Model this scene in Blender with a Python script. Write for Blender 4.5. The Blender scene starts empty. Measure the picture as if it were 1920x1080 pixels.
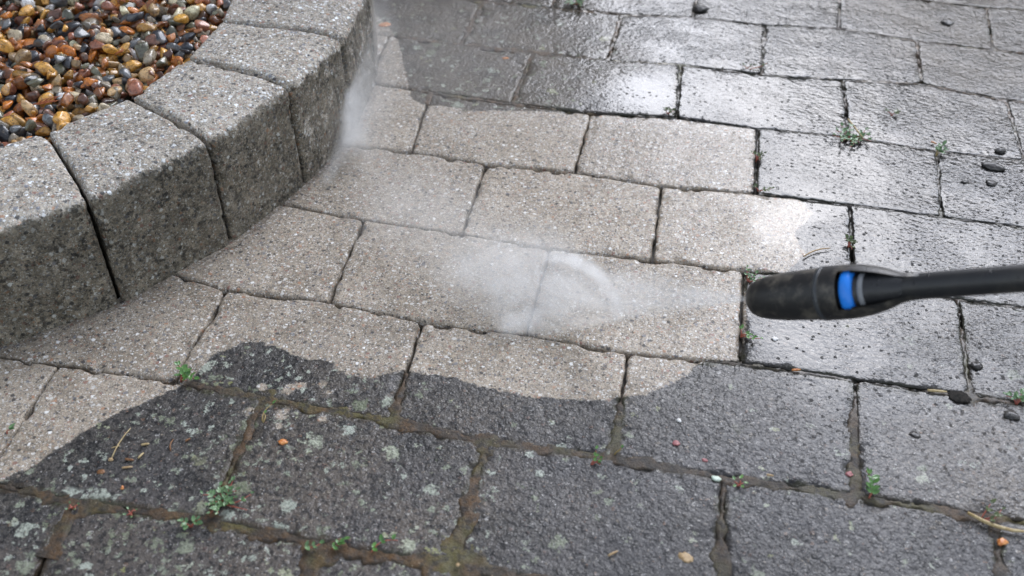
import bpy, bmesh, math, random
import numpy as np
from mathutils import Vector, Matrix, Euler
S = bpy.context.scene
COL = S.collection
rnd = random.Random(7)
rng = np.random.default_rng(11)

# ------------------------------------------------------------------ camera, sky, sun, exposure
CAM_LOC = np.array((0.2577, -1.0386, 0.72446))
CAM_ROT = (0.85945, 0.003929, 0.212654)
FPX = 2005.4
cd = bpy.data.cameras.new('camera'); cam = bpy.data.objects.new('camera', cd); COL.objects.link(cam)
cam.location = CAM_LOC; cam.rotation_euler = CAM_ROT
cd.sensor_width = 36; cd.lens = FPX / 1920 * 36; cd.clip_start = 0.02; cd.clip_end = 500
cd.dof.use_dof = True; cd.dof.focus_distance = 1.10; cd.dof.aperture_fstop = 5.4
S.camera = cam
RM = np.array(Euler(CAM_ROT, 'XYZ').to_matrix())

def ray(x, y):
    return RM @ np.array([(x - 960) / FPX, -(y - 540) / FPX, -1.0])
def g(x, y, h=0.0):
    """point of the plane z = h seen at photo pixel x, y"""
    d = ray(x, y); s = (h - CAM_LOC[2]) / d[2]
    return CAM_LOC + s * d

SUN_EL, SUN_AZ = math.radians(34), math.radians(9)      # azimuth from +Y towards +X
w = bpy.data.worlds.new('World'); S.world = w; w.use_nodes = True
nt = w.node_tree; nt.nodes.clear()
sky = nt.nodes.new('ShaderNodeTexSky'); sky.sky_type = 'NISHITA'; sky.sun_disc = False
sky.sun_elevation = SUN_EL; sky.sun_rotation = SUN_AZ
sky.air_density = 1.0; sky.dust_density = 1.5; sky.ozone_density = 1.0
hsv = nt.nodes.new('ShaderNodeHueSaturation'); hsv.inputs['Saturation'].default_value = 0.42
bg = nt.nodes.new('ShaderNodeBackground'); bg.inputs[1].default_value = 0.15
wo = nt.nodes.new('ShaderNodeOutputWorld')
nt.links.new(sky.outputs[0], hsv.inputs['Color']); nt.links.new(hsv.outputs[0], bg.inputs[0]); nt.links.new(bg.outputs[0], wo.inputs[0])
sd = bpy.data.lights.new('sun', 'SUN'); sd.energy = 2.5; sd.angle = math.radians(55); sd.color = (0.82, 0.865, 1.0)
sun = bpy.data.objects.new('sun', sd); COL.objects.link(sun)
sdir = Vector((math.sin(SUN_AZ) * math.cos(SUN_EL), math.cos(SUN_AZ) * math.cos(SUN_EL), math.sin(SUN_EL)))
sun.rotation_euler = (-sdir).to_track_quat('-Z', 'Y').to_euler()
S.view_settings.view_transform = 'Standard'; S.view_settings.look = 'None'
S.view_settings.exposure = 0.96; S.view_settings.gamma = 1
S.cycles.volume_step_rate = 1.0; S.cycles.volume_bounces = 3; S.cycles.max_bounces = 8

# ------------------------------------------------------------------ helpers
def tag(o, label=None, cat=None, group=None, kind=None):
    if label: o['label'] = label
    if cat: o['category'] = cat
    if group: o['group'] = group
    if kind: o['kind'] = kind
    return o
def empty(name, loc, label, cat, group=None, rz=0):
    o = bpy.data.objects.new(name, None); COL.objects.link(o); o.empty_display_size = .02
    o.location = loc; o.rotation_euler = (0, 0, rz)
    return tag(o, label, cat, group)
def mesh_obj(name, V, F, mat, parent=None, smooth=True, attrs=None, loc=None, colors=None):
    me = bpy.data.meshes.new(name)
    V = np.asarray(V, dtype=np.float64)
    if isinstance(F, np.ndarray):
        k = F.shape[1]
        me.vertices.add(len(V)); me.vertices.foreach_set('co', V.astype(np.float32).ravel())
        me.loops.add(F.size); me.loops.foreach_set('vertex_index', F.astype(np.int32).ravel())
        me.polygons.add(len(F)); me.polygons.foreach_set('loop_start', np.arange(0, F.size, k, dtype=np.int32))
        me.update(calc_edges=True)
    else:
        me.from_pydata([tuple(v) for v in V], [], F)
    if smooth: me.polygons.foreach_set('use_smooth', np.ones(len(me.polygons), dtype=bool))
    for k, a in (attrs or {}).items():
        at = me.attributes.new(k, 'FLOAT', 'POINT'); at.data.foreach_set('value', np.asarray(a, dtype=np.float32))
    if colors is not None:
        at = me.attributes.new('tint', 'FLOAT_COLOR', 'POINT')
        c4 = np.concatenate([colors, np.ones((len(colors), 1))], 1)
        at.data.foreach_set('color', c4.astype(np.float32).ravel())
    me.validate(); me.update()
    if mat: me.materials.append(mat)
    o = bpy.data.objects.new(name, me); COL.objects.link(o)
    if parent: o.parent = parent
    if loc is not None: o.location = loc
    return o

def vnoise(x, y, s, seed=0):
    """value noise in 0..1, cell size s"""
    x = x / s; y = y / s
    xi = np.floor(x).astype(np.int64); yi = np.floor(y).astype(np.int64)
    fx = x - xi; fy = y - yi; fx = fx * fx * (3 - 2 * fx); fy = fy * fy * (3 - 2 * fy)
    def h(a, b):
        n = (a * 374761393 + b * 668265263 + seed * 974634777) & 0xffffffff
        n = ((n ^ (n >> 13)) * 1274126177) & 0xffffffff
        return ((n ^ (n >> 16)) & 0xffff) / 65535.0
    return (h(xi, yi) * (1 - fx) + h(xi + 1, yi) * fx) * (1 - fy) + (h(xi, yi + 1) * (1 - fx) + h(xi + 1, yi + 1) * fx) * fy
def fbm(x, y, s, seed=0, o=3):
    r = 0; a = 1; t = 0
    for k in range(o):
        r = r + a * vnoise(x + 3.1 * k, y - 1.7 * k, s / 2 ** k, seed + k); t += a; a *= .5
    return r / t
def sst(a, b, x):
    t = np.clip((x - a) / (b - a), 0, 1); return t * t * (3 - 2 * t)

def seg_dist(X, Y, A, B):
    dx, dy = B[0] - A[0], B[1] - A[1]; L = dx * dx + dy * dy + 1e-12
    t = np.clip(((X - A[0]) * dx + (Y - A[1]) * dy) / L, 0, 1)
    return np.hypot(X - A[0] - t * dx, Y - A[1] - t * dy)
def poly_sdf(X, Y, P):
    """positive inside"""
    d = np.full(X.shape, 1e9); ins = np.zeros(X.shape, bool); n = len(P)
    for i in range(n):
        a, b = P[i], P[(i + 1) % n]
        d = np.minimum(d, seg_dist(X, Y, a, b))
        c = ((a[1] > Y) != (b[1] > Y)) & (X < (b[0] - a[0]) * (Y - a[1]) / (b[1] - a[1] + 1e-15) + a[0])
        ins ^= c
    return np.where(ins, d, -d)

# washed (clean) area of the paving, outline measured on the photograph and laid on the ground
CLEAN = [g(*p)[:2] for p in [(-260, 1010), (-80, 935), (0, 903), (50, 880), (100, 846), (165, 806), (205, 783), (290, 746), (345, 722), (375, 692), (402, 664),
    (468, 638), (520, 650), (556, 668), (620, 680), (650, 704), (700, 710), (755, 694), (800, 700), (860, 708), (905, 724), (960, 738),
    (1040, 746), (1120, 750), (1165, 745), (1210, 740), (1252, 724), (1298, 694), (1322, 672), (1384, 674), (1400, 620), (1396, 506),
    (1470, 512), (1512, 478), (1488, 440), (1524, 400), (1500, 374), (1412, 360), (1414, 300), (1416, 242), (1270, 224), (1105, 213), (1040, 210), (980, 207), (900, 206), (868, 207), (850, 200),
    (800, 198), (772, 185), (766, 160), (756, 115), (745, 72), (725, 46), (700, 25), (680, 0), (650, -60), (600, -200), (-100, -200), (-900, 200)]]

BARE = [(495, 725, 5), (540, 730, 6), (566, 722, 5), (604, 720, 4), (616, 736, 3), (528, 776, 7), (466, 770, 5), (524, 800, 4), (606, 786, 4), (1180, 640, 3)]
# control fields over the paving: px, py, film, lichen, ripple, brown, mosswidth(mm)
CTRL = [
 (40, 980, .35, 1.0, .04, 0.35, 12.15), (250, 1040, .35, 1.0, .04, 0.4, 12.15), (200, 850, .4, .5, .04, 0.2, 10.8), (420, 1000, .35, .7, .04, 0.5, 10.8), (560, 780, .35, .6, .04, 0.5, 9.45),
 (420, 720, .45, .8, .04, 0.2, 9.45), (650, 900, .3, .75, .04, 0.5, 8.775), (780, 980, .3, .8, .04, 0.5, 10.8), (900, 780, .35, .15, .04, 0.3, 6.75), (1050, 950, .3, .2, .04, 0.2, 9.45),
 (1150, 1050, .3, .1, .04, 0.1, 9.45), (1400, 780, .5, .15, .4, 0.1, 8.1), (1300, 850, .4, .15, .12, 0.1, 8.1), (1500, 1000, .35, .25, .04, 0.05, 8.1), (1750, 850, .58, .1, .5, 0.25, 8.1),
 (1880, 900, .62, .1, .8, 0.6, 8.1), (1850, 1040, .35, .2, .04, 0.05, 9.45), (1500, 630, .96, 0, .3, 0, 3), (1600, 650, .92, .05, .6, 0, 3), (1700, 680, .8, .1, .8, 0.05, 4), (1880, 660, .8, .05, 1., 0.2, 3),
 (1440, 430, .97, 0, 0, 0, 2), (1500, 400, .97, 0, 0, 0, 2), (1570, 440, .9, 0, .4, 0, 2), (1385, 430, .45, 0, .05, 0, 1), (1560, 310, .93, 0, .35, 0, 4), (1750, 470, .95, 0, .7, 0, 3), (1850, 350, 1., 0, 1., 0, 4), (1650, 200, 1., 0, .9, 0.3, 5),
 (1430, 185, 1., 0, .14, 0, 5), (1540, 210, 1., 0, .6, 0, 5), (1220, 180, 1., 0, .22, 0, 4), (1280, 60, 1., 0, .8, 0.1, 5), (1500, 60, 1., 0, .9, 0.1, 5), (1800, 120, .8, 0, 1., 0.9, 5), (1750, 20, .8, 0, 1., 0.9, 5),
 (1000, 100, .45, .35, .25, 1, 9), (900, 60, .4, .4, .2, 1, 9), (850, 170, .35, .6, .2, 1, 8), (1080, 20, .9, .2, .4, 1, 7), (1130, 120, .9, .25, .8, 1, 5), (1000, 190, .6, .8, .2, 1, 6),
 (1000, 540, .12, 0, .1, 0, 1), (1250, 560, .4, 0, .1, 0, 1), (1300, 290, .68, 0, .04, 0, 1), (1180, 270, .55, 0, .04, 0, 1), (1160, 430, .42, 0, .04, 0, 1), (1330, 430, .6, 0, .04, 0, 1), (950, 260, .2, 0, .1, 0, 1), (750, 300, .15, 0, .1, 0, 1),
 (700, 500, .15, 0, .1, 0, 1), (500, 460, .15, 0, .1, 0, 1), (300, 610, .1, 0, .1, 0, 1), (100, 760, .1, 0, .1, 0, 1), (900, 660, .08, 0, .1, 0, 1), (1070, 400, .25, 0, .1, 0, 1)]
CW = np.array([g(a, b)[:2] for a, b, *_ in CTRL]); CV = np.array([c[2:] for c in CTRL], float)
def fields(X, Y):
    num = np.zeros(X.shape + (5,)); den = np.zeros(X.shape)
    jx = X + .03 * (fbm(X, Y, .06, 41) - .5); jy = Y + .03 * (fbm(X, Y, .06, 47) - .5)
    for (cx, cy), v in zip(CW, CV):
        wgt = 1 / (((jx - cx) ** 2 + (jy - cy) ** 2) ** 1.5 + 2e-6)
        num += wgt[..., None] * v; den += wgt
    return num / den[..., None]

# ------------------------------------------------------------------ materials
class NT:
    def __init__(s, name):
        s.m = bpy.data.materials.new(name); s.m.use_nodes = True; s.t = s.m.node_tree; s.t.nodes.clear()
        s.out = s.t.nodes.new('ShaderNodeOutputMaterial')
    def n(s, typ, **kw):
        nd = s.t.nodes.new('ShaderNode' + typ)
        for k, v in kw.items(): setattr(nd, k, v)
        return nd
    def link(s, a, b): s.t.links.new(a, b)
    def set(s, sock, v):
        if hasattr(v, 'is_linked') or isinstance(v, bpy.types.NodeSocket): s.link(v, sock)
        else: sock.default_value = v
    def math(s, op, a, b=None, c=None, clamp=False):
        nd = s.n('Math', operation=op, use_clamp=clamp); s.set(nd.inputs[0], a)
        if b is not None: s.set(nd.inputs[1], b)
        if c is not None: s.set(nd.inputs[2], c)
        return nd.outputs[0]
    def mix(s, f, a, b, mode='MIX'):
        nd = s.n('Mix', data_type='RGBA', blend_type=mode); s.set(nd.inputs[0], f)
        s.set(nd.inputs[6], a if isinstance(a, bpy.types.NodeSocket) else tuple(a) + (1,) * (4 - len(a)))
        s.set(nd.inputs[7], b if isinstance(b, bpy.types.NodeSocket) else tuple(b) + (1,) * (4 - len(b)))
        return nd.outputs[2]
    def rng(s, v, a, b, c=0., d=1.):
        nd = s.n('MapRange', interpolation_type='SMOOTHSTEP'); s.set(nd.inputs[0], v)
        for i, q in enumerate((a, b, c, d)): s.set(nd.inputs[i + 1], q)
        return nd.outputs[0]
    def noise(s, vec, scale, detail=3, rough=.55, dist=0.):
        nd = s.n('TexNoise'); s.link(vec, nd.inputs['Vector']); nd.inputs['Scale'].default_value = scale
        nd.inputs['Detail'].default_value = detail; nd.inputs['Roughness'].default_value = rough; nd.inputs['Distortion'].default_value = dist
        return nd.outputs['Fac']
    def vor(s, vec, scale, feature='F1', rand=1.):
        nd = s.n('TexVoronoi', feature=feature); s.link(vec, nd.inputs['Vector']); nd.inputs['Scale'].default_value = scale
        nd.inputs['Randomness'].default_value = rand
        return nd
    def ramp(s, v, stops, const=False):
        nd = s.n('ValToRGB'); s.set(nd.inputs[0], v); cr = nd.color_ramp
        if const: cr.interpolation = 'CONSTANT'
        while len(cr.elements) < len(stops): cr.elements.new(.5)
        for e, (p, c) in zip(cr.elements, stops): e.position = p; e.color = tuple(c) + (1,)
        return nd.outputs[0]
    def attr(s, name):
        nd = s.n('Attribute', attribute_name=name); return nd
    def bump(s, h, strength, dist, normal=None):
        nd = s.n('Bump'); s.set(nd.inputs['Height'], h); s.set(nd.inputs['Strength'], strength); nd.inputs['Distance'].default_value = dist
        if normal is not None: s.link(normal, nd.inputs['Normal'])
        return nd.outputs[0]
    def sep(s, c):
        nd = s.n('SeparateColor'); s.link(c, nd.inputs[0]); return nd.outputs
    def principled(s, **kw):
        b = s.n('BsdfPrincipled')
        for k, v in kw.items():
            k = k.replace('_', ' ')
            s.set(b.inputs[k], v if not (isinstance(v, tuple) and len(v) == 3 and k in ('Base Color',)) else v + (1,))
        s.link(b.outputs[0], s.out.inputs[0]); return b

def mat_concrete(name, kerb=False):
    t = NT(name)
    P = t.n('NewGeometry').outputs['Position']
    # warped position so grains are irregular
    nz = t.n('TexNoise'); t.link(P, nz.inputs['Vector']); nz.inputs['Scale'].default_value = 420; nz.inputs['Detail'].default_value = 2
    va = t.n('VectorMath', operation='SCALE'); sb = t.n('VectorMath', operation='SUBTRACT'); t.link(nz.outputs['Color'], sb.inputs[0]); sb.inputs[1].default_value = (.5, .5, .5)
    t.link(sb.outputs[0], va.inputs[0]); va.inputs['Scale'].default_value = .0035
    ad = t.n('VectorMath', operation='ADD'); t.link(P, ad.inputs[0]); t.link(va.outputs[0], ad.inputs[1]); PW = ad.outputs[0]
    fine = t.noise(P, 700, 3, .7); mid = t.noise(P, 170, 3, .6); big = t.noise(P, 22, 4, .6); huge = t.noise(P, 6, 3, .5)
    oi = t.n('ObjectInfo').outputs['Random']
    # cement paste
    paste = t.mix(t.rng(mid, .3, .7), (.252, .207, .150), (.485, .402, .298))
    paste = t.mix(t.rng(fine, .33, .68), t.mix(.5, paste, (.10, .09, .078)), t.mix(.25, paste, (.50, .47, .43)))
    paste = t.mix(t.rng(big, .42, .66, 0., .75), paste, t.mix(1., paste, (.68, .66, .62), 'MULTIPLY'))
    tone = t.math('MULTIPLY_ADD', oi, .26, .90)
    comb = t.n('CombineColor'); [t.link(tone, comb.inputs[i]) for i in range(3)]
    paste = t.mix(1., paste, comb.outputs[0], 'MULTIPLY')
    # exposed aggregate, two sizes
    def grains(scale, keep, rad):
        v = t.vor(PW, scale); r, gg, b = t.sep(v.outputs['Color'])[:3]
        m = t.math('MULTIPLY', t.rng(r, 1 - keep, 1 - keep + .01), t.math('SUBTRACT', 1., t.rng(v.outputs['Distance'], rad - .08, rad + .04)))
        c = t.ramp(gg, [(0, (.58, .56, .52)), (.26, (.05, .048, .048)), (.50, (.42, .35, .26)), (.64, (.36, .20, .12)), (.71, (.24, .13, .10)), (.78, (.16, .16, .17)), (.92, (.80, .79, .76))], True)
        hs.append(t.math('MULTIPLY', t.math('SUBTRACT', .6, v.outputs['Distance']), t.math('MULTIPLY_ADD', b, 1.2, .4)))
        return m, c
    hs = []
    m1, c1 = grains(185 if not kerb else 165, .30 if not kerb else .36, .38); m2, c2 = grains(370 if not kerb else 330, .46, .42); m3, c3 = grains(760, .5, .5)
    clean = t.mix(t.math('MULTIPLY', m3, .7), paste, c3); clean = t.mix(t.math('MULTIPLY', m2, .8), clean, c2); clean = t.mix(t.math('MULTIPLY', m1, .85), clean, c1)
    # dark pits
    pit = t.vor(PW, 105); pr = t.sep(pit.outputs['Color'])[0]
    pm = t.math('MULTIPLY', t.rng(pr, .78 if not kerb else .6, .79 if not kerb else .61), t.math('SUBTRACT', 1., t.rng(t.math('ADD', pit.outputs['Distance'], t.math('MULTIPLY_ADD', fine, .5, -.25)), .07, .2)))
    clean = t.mix(t.math('MULTIPLY', pm, .75), clean, (.035, .032, .028))
    if kerb:
        ts = t.math('MULTIPLY', t.rng(t.noise(P, 120, 5, .75), .53, .62), t.rng(t.noise(P, 20, 3, .6), .42, .6))
        clean = t.mix(1., clean, (1.20, 1.27, 1.36), 'MULTIPLY')
        clean = t.mix(t.math('MULTIPLY', ts, .6), clean, (.045, .042, .036))
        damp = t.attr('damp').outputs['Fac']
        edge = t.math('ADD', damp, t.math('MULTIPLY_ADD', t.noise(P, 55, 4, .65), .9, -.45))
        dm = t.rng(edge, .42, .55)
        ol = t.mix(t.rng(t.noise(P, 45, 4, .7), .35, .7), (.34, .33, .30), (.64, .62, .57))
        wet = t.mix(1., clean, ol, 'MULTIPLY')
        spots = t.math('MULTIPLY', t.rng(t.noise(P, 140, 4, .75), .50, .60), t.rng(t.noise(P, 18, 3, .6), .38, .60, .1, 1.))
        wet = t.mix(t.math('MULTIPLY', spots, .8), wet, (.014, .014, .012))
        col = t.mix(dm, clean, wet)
        coat = t.math('MULTIPLY', dm, .10); grime = dm; rip = .2; rough = t.math('MULTIPLY_ADD', dm, -.12, .75)
        bh = t.math('ADD', t.math('MULTIPLY', t.math('ADD', hs[0], hs[1]), .5), t.math('ADD', mid, t.math('MULTIPLY', pm, -1.2)))
        bn = t.bump(bh, .9, .0016); cn = bn
    else:
        sdf = t.attr('sdf').outputs['Fac']; film = t.attr('film').outputs['Fac']; lich = t.attr('lichen').outputs['Fac']
        rip = t.attr('ripple').outputs['Fac']; brown = t.attr('brown').outputs['Fac']; wline = t.attr('wline').outputs['Fac']
        jag = t.math('MULTIPLY_ADD', t.noise(P, 70, 4, .7), .016, -.008)
        grime = t.rng(t.math('ADD', sdf, jag), .0012, -.0012)
        # grime layer
        d1 = t.mix(t.rng(big, .3, .72), (.011, .012, .013), (.045, .043, .040))
        d1 = t.mix(t.rng(fine, .42, .72), d1, t.mix(.6, d1, (.20, .19, .175)))
        pink = t.mix(t.rng(mid, .32, .66), t.mix(brown, (.050, .051, .058), (.060, .050, .045)), t.mix(brown, (.098, .099, .108), (.150, .128, .112)))
        d1 = t.mix(t.math('MULTIPLY', t.rng(t.math('MULTIPLY_ADD', big, .5, t.math('MULTIPLY', huge, .5)), .41, .52), t.math('MULTIPLY', t.math('MULTIPLY_ADD', brown, .35, .6), t.math('MULTIPLY', t.math('MULTIPLY_ADD', film, -.8, 1.15, clamp=True), t.rng(sdf, -.015, -.10, .30, 1.)))), d1, pink)
        d1 = t.mix(t.math('MULTIPLY', brown, t.rng(t.noise(P, 11, 4, .65), .32, .62, .1, .85)), d1, t.mix(t.rng(fine, .3, .7), (.085, .064, .043), (.200, .158, .112)))
        d1 = t.mix(t.math('MULTIPLY', t.rng(mid, .47, .60), .8), d1, (.007, .007, .008))
        d1 = t.mix(t.math('MULTIPLY', t.math('MULTIPLY', m1, t.rng(fine, .42, .6)), .4), d1, c1); d1 = t.mix(t.math('MULTIPLY', t.math('MULTIPLY', m2, t.rng(fine, .5, .62)), .55), d1, c2)
        d1 = t.mix(t.math('MULTIPLY', t.rng(brown, .6, .95), .72), d1, t.mix(t.rng(t.math('MULTIPLY_ADD', mid, .6, t.math('MULTIPLY', big, .4)), .36, .62), (.030, .024, .015), t.mix(t.rng(fine, .4, .7), (.085, .066, .042), (.15, .122, .085))))
        # lichen
        wn = t.n('TexNoise'); t.link(P, wn.inputs['Vector']); wn.inputs['Scale'].default_value = 110; wn.inputs['Detail'].default_value = 4; wn.inputs['Roughness'].default_value = .7
        w2 = t.n('VectorMath', operation='SCALE'); s2 = t.n('VectorMath', operation='SUBTRACT'); t.link(wn.outputs['Color'], s2.inputs[0]); s2.inputs[1].default_value = (.5, .5, .5)
        t.link(s2.outputs[0], w2.inputs[0]); w2.inputs['Scale'].default_value = .022
        a2 = t.n('VectorMath', operation='ADD'); t.link(P, a2.inputs[0]); t.link(w2.outputs[0], a2.inputs[1])
        def licht(scale, rad, keep, seedch):
            v = t.vor(a2.outputs[0], scale); cc = t.sep(v.outputs['Color'])
            thr = t.math('SUBTRACT', 1., t.math('MULTIPLY', lich, keep))
            on = t.rng(cc[seedch], thr, t.math('ADD', thr, .02))
            return t.math('MULTIPLY', on, t.math('SUBTRACT', 1., t.rng(v.outputs['Distance'], rad * .75, rad))), cc[(seedch + 1) % 3]
        l1, lc1 = licht(44, .38, .30, 0); l2, lc2 = licht(115, .42, .56, 1)
        lc = t.ramp(lc1, [(0, (.18, .20, .12)), (.4, (.32, .35, .27)), (.75, (.50, .54, .46)), (1, (.28, .28, .10))])
        lc = t.mix(t.rng(fine, .3, .7), t.mix(.5, lc, (.05, .055, .045)), lc)
        lm = t.math('MULTIPLY', t.math('MAXIMUM', l1, l2), t.rng(t.noise(P, 260, 3, .7), .36, .52, .25, .92))
        jd = t.attr('jdist').outputs['Fac']
        jm = t.rng(t.math('ADD', jd, t.math('MULTIPLY_ADD', t.noise(P, 60, 4, .7), .026, -.013)), .0085, .002)
        jc = t.mix(t.rng(big, .4, .6), t.mix(brown, (.026, .023, .019), (.070, .040, .015)), (.030, .030, .012))
        dirty = t.mix(t.math('MULTIPLY', jm, .85), t.mix(lm, d1, lc), t.mix(t.rng(fine, .5, .75, 0, .6), jc, (.12, .105, .08)))
        col = t.mix(grime, clean, dirty)
        # rust coloured dead moss crumbs at the washed edge
        coat = t.math('MULTIPLY', film, t.math('MULTIPLY_ADD', grime, .25, .75)); coat = t.math('MAXIMUM', coat, t.math('MULTIPLY', wline, .9), clamp=True)
        col = t.mix(t.math('MULTIPLY', t.math('MULTIPLY', coat, coat), .75), col, t.mix(1., col, t.mix(grime, (.62, .62, .64), (.20, .21, .20)), 'MULTIPLY'))
        rough = t.math('MULTIPLY_ADD', t.math('MAXIMUM', grime, film), -.2, .72)
        gran = t.math('ADD', hs[0], hs[1])
        bh = t.math('ADD', t.math('MULTIPLY', gran, t.math('MULTIPLY_ADD', grime, .25, .4)), t.math('ADD', t.math('MULTIPLY', mid, .6), t.math('MULTIPLY', pm, -1.)))
        bn = t.bump(bh, t.math('MULTIPLY_ADD', film, -.25, .7), .0012)
        # water surface: stretched ripples + small craters round the grains
        mp = t.n('Mapping'); t.link(P, mp.inputs['Vector']); mp.inputs['Rotation'].default_value = (0, 0, math.radians(32)); mp.inputs['Scale'].default_value = (.80, 1.15, 1)
        r1 = t.noise(mp.outputs[0], 190, 2.6, .55, 0.)
        cv = t.vor(PW, 125); cr_ = t.sep(cv.outputs['Color'])[0]
        crat = t.math('MULTIPLY', t.math('MULTIPLY', t.rng(cr_, .42, .46), t.rng(t.noise(P, 14, 2, .5), .34, .5)), t.math('SUBTRACT', 1., t.rng(cv.outputs['Distance'], .14, .24)))
        calm = t.rng(t.noise(P, 17, 3, .55), .36, .62, .5, 1.2)
        rr_ = t.math('MULTIPLY', rip, calm)
        r0 = t.noise(mp.outputs[0], 125, 2, .5, 0.)
        wh = t.math('ADD', t.math('MULTIPLY', r1, t.math('MULTIPLY_ADD', rr_, 1.15, .04)), t.math('MULTIPLY', r0, t.math('MULTIPLY_ADD', rr_, .3, .05)))
        wh = t.math('ADD', wh, t.math('MULTIPLY', crat, t.math('MULTIPLY_ADD', rr_, -1.2, -.5)))
        wh = t.math('ADD', wh, t.math('MULTIPLY', gran, t.math('MULTIPLY', t.math('SUBTRACT', 1.03, film, clamp=True), .55)))
        wh = t.math('ADD', wh, t.math('MULTIPLY', t.noise(P, 330, 2, .6), t.math('MULTIPLY_ADD', rr_, .12, .01)))
        cn = t.bump(wh, .9, .0016)
    b = t.principled(Base_Color=col, Roughness=rough, Normal=bn)
    t.set(b.inputs['Specular IOR Level'], t.math('MULTIPLY_ADD', coat, -.30, .33))
    if not kerb: coat = t.math('MULTIPLY', coat, t.math('MULTIPLY_ADD', t.math('MULTIPLY', crat, t.rng(rip, .05, .25)), -.9, 1.))
    t.set(b.inputs['Coat Weight'], coat); b.inputs['Coat IOR'].default_value = 1.47; b.inputs['Coat Roughness'].default_value = .035
    t.link(cn, b.inputs['Coat Normal'])
    return t.m

def mat_moss():
    t = NT('joint moss and mud'); P = t.n('NewGeometry').outputs['Position']
    n1 = t.noise(P, 60, 4, .65); n2 = t.noise(P, 420, 3, .7); n3 = t.noise(P, 16, 3, .6)
    br = t.attr('brown').outputs['Fac']; film = t.attr('film').outputs['Fac']
    c = t.mix(t.rng(n1, .35, .65), (.034, .022, .011), (.095, .048, .014))
    c = t.mix(t.math('MULTIPLY', t.rng(n3, .48, .68), .8), c, (.085, .078, .014))
    gry = t.mix(t.rng(n2, .3, .7), (.018, .017, .015), (.055, .052, .045))
    c = t.mix(t.math('SUBTRACT', 1., br, clamp=True), c, gry)
    c = t.mix(t.rng(n2, .55, .8, 0, .6), c, (.14, .115, .06))
    v = t.vor(P, 420); r = t.sep(v.outputs['Color'])
    c = t.mix(t.math('MULTIPLY', t.math('MULTIPLY', t.rng(r[0], .965, .97), t.math('SUBTRACT', 1., t.rng(v.outputs['Distance'], .2, .3))), .7), c, (.30, .24, .16))
    c = t.mix(t.rng(t.noise(P, 130, 4, .7), .48, .62, 0, .75), c, (.012, .010, .008))
    bn = t.bump(t.math('ADD', n2, t.math('MULTIPLY', n1, 1.2)), .8, .0016)
    b = t.principled(Base_Color=c, Roughness=.65, Normal=bn)
    t.set(b.inputs['Coat Weight'], t.math('MULTIPLY_ADD', film, .5, .05, clamp=True)); b.inputs['Coat Roughness'].default_value = .1
    cn = t.bump(t.noise(P, 90, 2, .5), .14, .0010); t.link(cn, b.inputs['Coat Normal'])
    return t.m

def mat_plain(name, c1, c2, rough=.5, scale=80, bump=.3, bd=.001, spec=.5, coat=0., trans=0.):
    t = NT(name); P = t.n('TexCoord').outputs['Object']
    f = t.noise(P, scale, 4, .6)
    b = t.principled(Base_Color=t.mix(t.rng(f, .3, .7), c1, c2), Roughness=rough, Normal=t.bump(t.noise(P, scale * 4, 3, .6), bump, bd))
    b.inputs['Specular IOR Level'].default_value = spec; b.inputs['Coat Weight'].default_value = coat; b.inputs['Coat Roughness'].default_value = .08
    if trans: b.inputs['Subsurface Weight'].default_value = trans; b.inputs['Subsurface Radius'].default_value = (.003, .003, .001)
    return t.m

def mat_pebble():
    t = NT('wet gravel'); P = t.n('NewGeometry').outputs['Position']
    c = t.attr('tint').outputs['Color']
    n = t.noise(P, 220, 4, .7, .6); n2 = t.noise(P, 90, 3, .6, 1.); n3 = t.noise(P, 900, 2, .6)
    dark = t.mix(1., c, (.35, .30, .27), 'MULTIPLY'); lite = t.mix(.25, c, (.70, .52, .32))
    col = t.mix(t.rng(n, .42, .70), c, dark); col = t.mix(t.rng(n2, .56, .70, 0, .65), col, lite)
    v = t.vor(P, 800); col = t.mix(t.math('MULTIPLY', t.rng(t.sep(v.outputs['Color'])[0], .9, .92), .5), col, (.05, .04, .035))
    b = t.principled(Base_Color=col, Roughness=.33, Normal=t.bump(t.math('ADD', n3, n), .45, .0009))
    b.inputs['Coat Weight'].default_value = .9; b.inputs['Coat Roughness'].default_value = .08; b.inputs['Coat IOR'].default_value = 1.38
    return t.m

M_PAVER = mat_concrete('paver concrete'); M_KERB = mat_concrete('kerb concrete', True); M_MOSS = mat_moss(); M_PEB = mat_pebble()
M_SAND = mat_plain('bedding sand', (.02, .018, .015), (.05, .043, .035), .8, 120, .6, .002)
M_SOIL = mat_plain('gravel bed soil', (.012, .01, .008), (.04, .03, .02), .7, 60, .6, .003)

# ------------------------------------------------------------------ kerb layout (plan of the curved row)
F = [(-.4700, -.5260), (-.3930, -.4090), (-.3076, -.3245), (-.2368, -.2064), (-.1971, -.0849), (-.1785, .0330), (-.1900, .1640), (-.2300, .2900)]
B = [(-.5560, -.4080), (-.4780, -.3080), (-.4060, -.2290), (-.3545, -.1500), (-.3320, -.0580), (-.3310, .0340), (-.3480, .1150), (-.3800, .2000)]
KH = .136
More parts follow.
